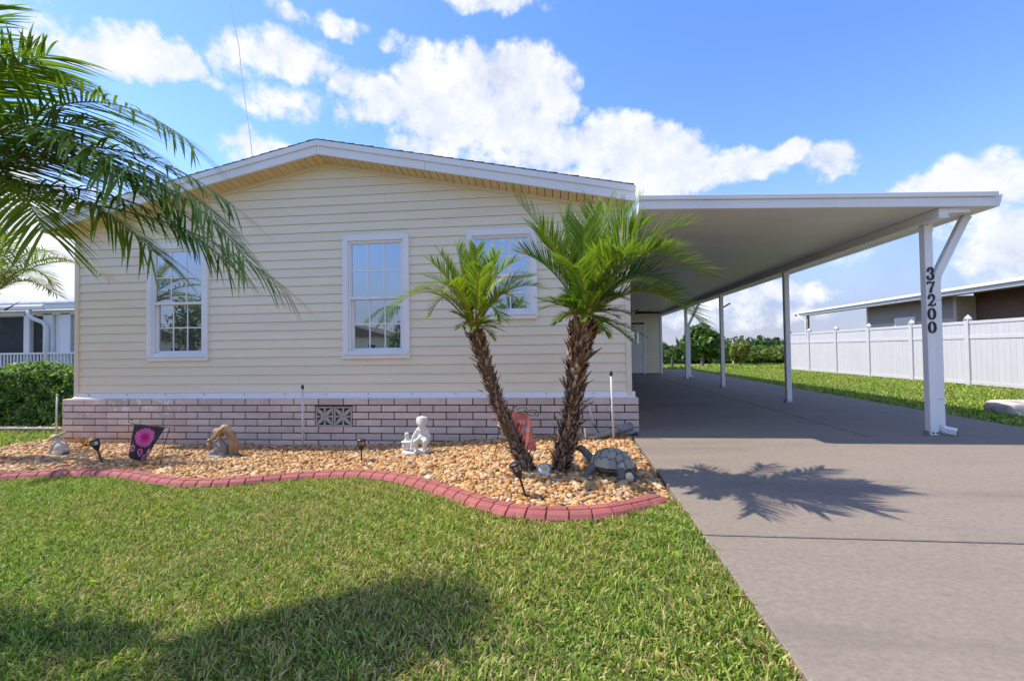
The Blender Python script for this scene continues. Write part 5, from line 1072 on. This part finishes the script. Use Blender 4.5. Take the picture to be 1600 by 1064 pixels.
# ------------------------------------------------------------------ far trees
def crown(cx, cy, cz_, rx, ry, rz, n, size, base, hi, ph=.2, name='crown', par=None, lumps=14):
    L = rng.normal(0, 1, (lumps, 3)); L /= np.linalg.norm(L, axis=1)[:, None]; L *= rng.uniform(.35, .75, (lumps, 1)); lr = rng.uniform(.32, .55, lumps)
    k = rng.integers(0, lumps, n); d = rng.normal(0, 1, (n, 3)); d /= np.linalg.norm(d, axis=1)[:, None]; r = lr[k] * rng.uniform(.55, 1.05, n) ** .5
    P = (L[k] + d * r[:, None]) * np.array([rx, ry, rz]) + np.array([cx, cy, cz_])
    V, F, c = leaves(P, d + rng.normal(0, .6, (n, 3)), size * rng.uniform(.7, 1.3, n), leafcol(n, base, .35, hi, ph), .6)
    if par is None: return V, F, c
    return mesh_obj(name, V, F, M['leaf'], par, cols=c)
def tree(x, y, h, r, label, base=(.035, .085, .018), hi=(.16, .22, .04), n=3500, size=.10, name='tree', group=None):
    z0 = float(zg(x, y)); t = thing(name, (x, y, z0), label, 'tree', group)
    b = MB(); b.tube([(x, y, z0 - .1), (x + .04, y, z0 + h * .4), (x, y, z0 + h * .7)], [r * .09, r * .07, r * .03], 8)
    for k in range(5): a = k * 1.3; b.tube([(x + .03, y, z0 + h * (.3 + .06 * k)), (x + r * .6 * math.cos(a), y + r * .6 * math.sin(a), z0 + h * (.55 + .06 * k))], [r * .04, r * .012], 6)
    b.build('trunk', M['wood'], t); crown(x, y, z0 + h * .56, r, r, h * .46, n, size, base, hi, par=t); return t
tree(8.85, 29.5, 2.75, 1.35, 'round dark green tree with big leaves beyond the carport', (.045, .11, .02), (.20, .30, .05), 2600, .16)
tree(12.6, 33.5, 1.9, .7, 'small yellow-green conical shrub on the back lawn', (.17, .20, .03), (.34, .34, .06), 1500, .11, 'shrub')
tree(14.6, 36.0, 1.5, 1.6, 'low spreading pale green shrub left of the fence end', (.10, .16, .03), (.26, .32, .07), 2400, .12, 'shrub')
tree(17.6, 37.5, 1.7, 2.2, 'wide yellow-green shrub by the far fence end', (.12, .17, .03), (.28, .34, .07), 3000, .12, 'shrub')
tree(7.0, 38.0, 1.2, 1.3, 'low pale bush behind the thin wooden post', (.09, .14, .03), (.24, .30, .07), 1600, .12, 'shrub')
t = thing('wooden_post', (6.05, 25.4, -.35), 'short thin wooden post on the back lawn past the slab', 'post'); MB().tube([(6.05, 25.4, -.4), (6.05, 25.4, .55)], [.07, .06], 8).build('shaft', M['wood'], t); MB().lathe([(.07, 0), (.075, .03), (.02, .06)], (6.05, 25.4, .55), 8).build('top', M['wood'], t)
t = thing('utility_pole', (15.6, 43, -1), 'thin pale utility pole standing before the woods', 'pole'); MB().tube([(15.6, 43, -1.1), (15.6, 43, 1.75)], .07, 8).build('shaft', M['pvc'], t); MB().box(15.3, 15.9, 42.97, 43.03, 1.45, 1.52).build('crossarm', M['pvc'], t)
Vs, Fs, Cs, k = [], [], [], 0
for i in range(170):                                       # the wood beyond the back lawn, one mass
    d_ = rng.uniform(46, 78); x = rng.uniform(-6, 62) * d_ / 60; h = rng.uniform(1.5, 2.6) + (d_ - 46) * .03; r = rng.uniform(1.3, 2.6); z0 = -1.1
    g = rng.uniform(.7, 1.2); V, F, c = crown(x, d_, z0 + h * .55, r, r, h * .62, 520, .26, np.array((.034, .078, .020)) * g, (.10, .15, .035), .2, lumps=9)
    Vs.append(V); Fs.append(F + k); Cs.append(c); k += len(V)
o = mesh_obj('woods', np.vstack(Vs), np.vstack(Fs), M['leaf'], cols=np.vstack(Cs), origin=(20, 60, -1)); tag(o, 'dense dark green woods across the far edge of the lawn', 'woods', kind='stuff')
Vs, Fs, Cs, k = [], [], [], 0
for i in range(120):
    d_ = rng.uniform(190, 320); x = rng.uniform(-1.2, 1.4) * d_; V, F, c = crown(x, d_, 1.0, 9, 7, rng.uniform(4, 7), 160, 1.3, (.045, .085, .04), (.09, .13, .05), .2, lumps=8); Vs.append(V); Fs.append(F + k); Cs.append(c); k += len(V)
o = mesh_obj('distant_woods', np.vstack(Vs), np.vstack(Fs), M['leaf'], cols=np.vstack(Cs), origin=(0, 250, -1)); tag(o, 'far line of woods low on the horizon', 'woods', kind='stuff')

# ------------------------------------------------------------------ across the street, seen in the window panes
for ox_, lab in ((-24.5, 'cream gabled house across the street mirrored in the middle window'), (-49.0, 'cream gabled house across the street mirrored in the leftmost window')):
    oh = thing('opposite_house', (ox_, -38, -.2), lab, 'house', 'houses across the street')
    MB().box(ox_ - 5, ox_ + 5, -46, -38, -.2, 2.9).build('wall', M['siding'], oh)
    MB().prism([(ox_ - 5.4, 2.9), (ox_ + 5.4, 2.9), (ox_, 4.4)], 'y', -46.3, -37.6).build('roof', M['shingle'], oh)
    for x in (ox_ - 3, ox_, ox_ + 3):
        wv = MB().box(x - .6, x + .6, -37.99, -37.95, .9, 2.1).build('window', M['white'], oh); MB().box(x - .5, x + .5, -37.949, -37.94, 1.0, 2.0).build('pane', M['screen'], wv)
struct(MB().prism([(-200, -15.5), (200, -15.5), (200, -9.5), (-200, -9.5)], 'z', -.3, -.13).build('street', M['concrete']))
for i, (x, y, h, r) in enumerate(((-16.0, -36, 6.4, 2.9), (-6.0, -44, 3.8, 2.6), (-40.5, -34, 8.5, 3.6), (-47, -30, 6.8, 3.0), (-19.5, -50, 6.5, 3.0))):
    tree(x, y, h, r, ('leafy tree mirrored at the right of the middle window', 'low tree mirrored at the foot of the right window', 'tallest tree across the street, mirrored at the right of the leftmost window', 'broad tree mirrored at the left of the leftmost window', 'tree behind the house mirrored in the middle window')[i], n=2500, size=.16, group='trees across the street')
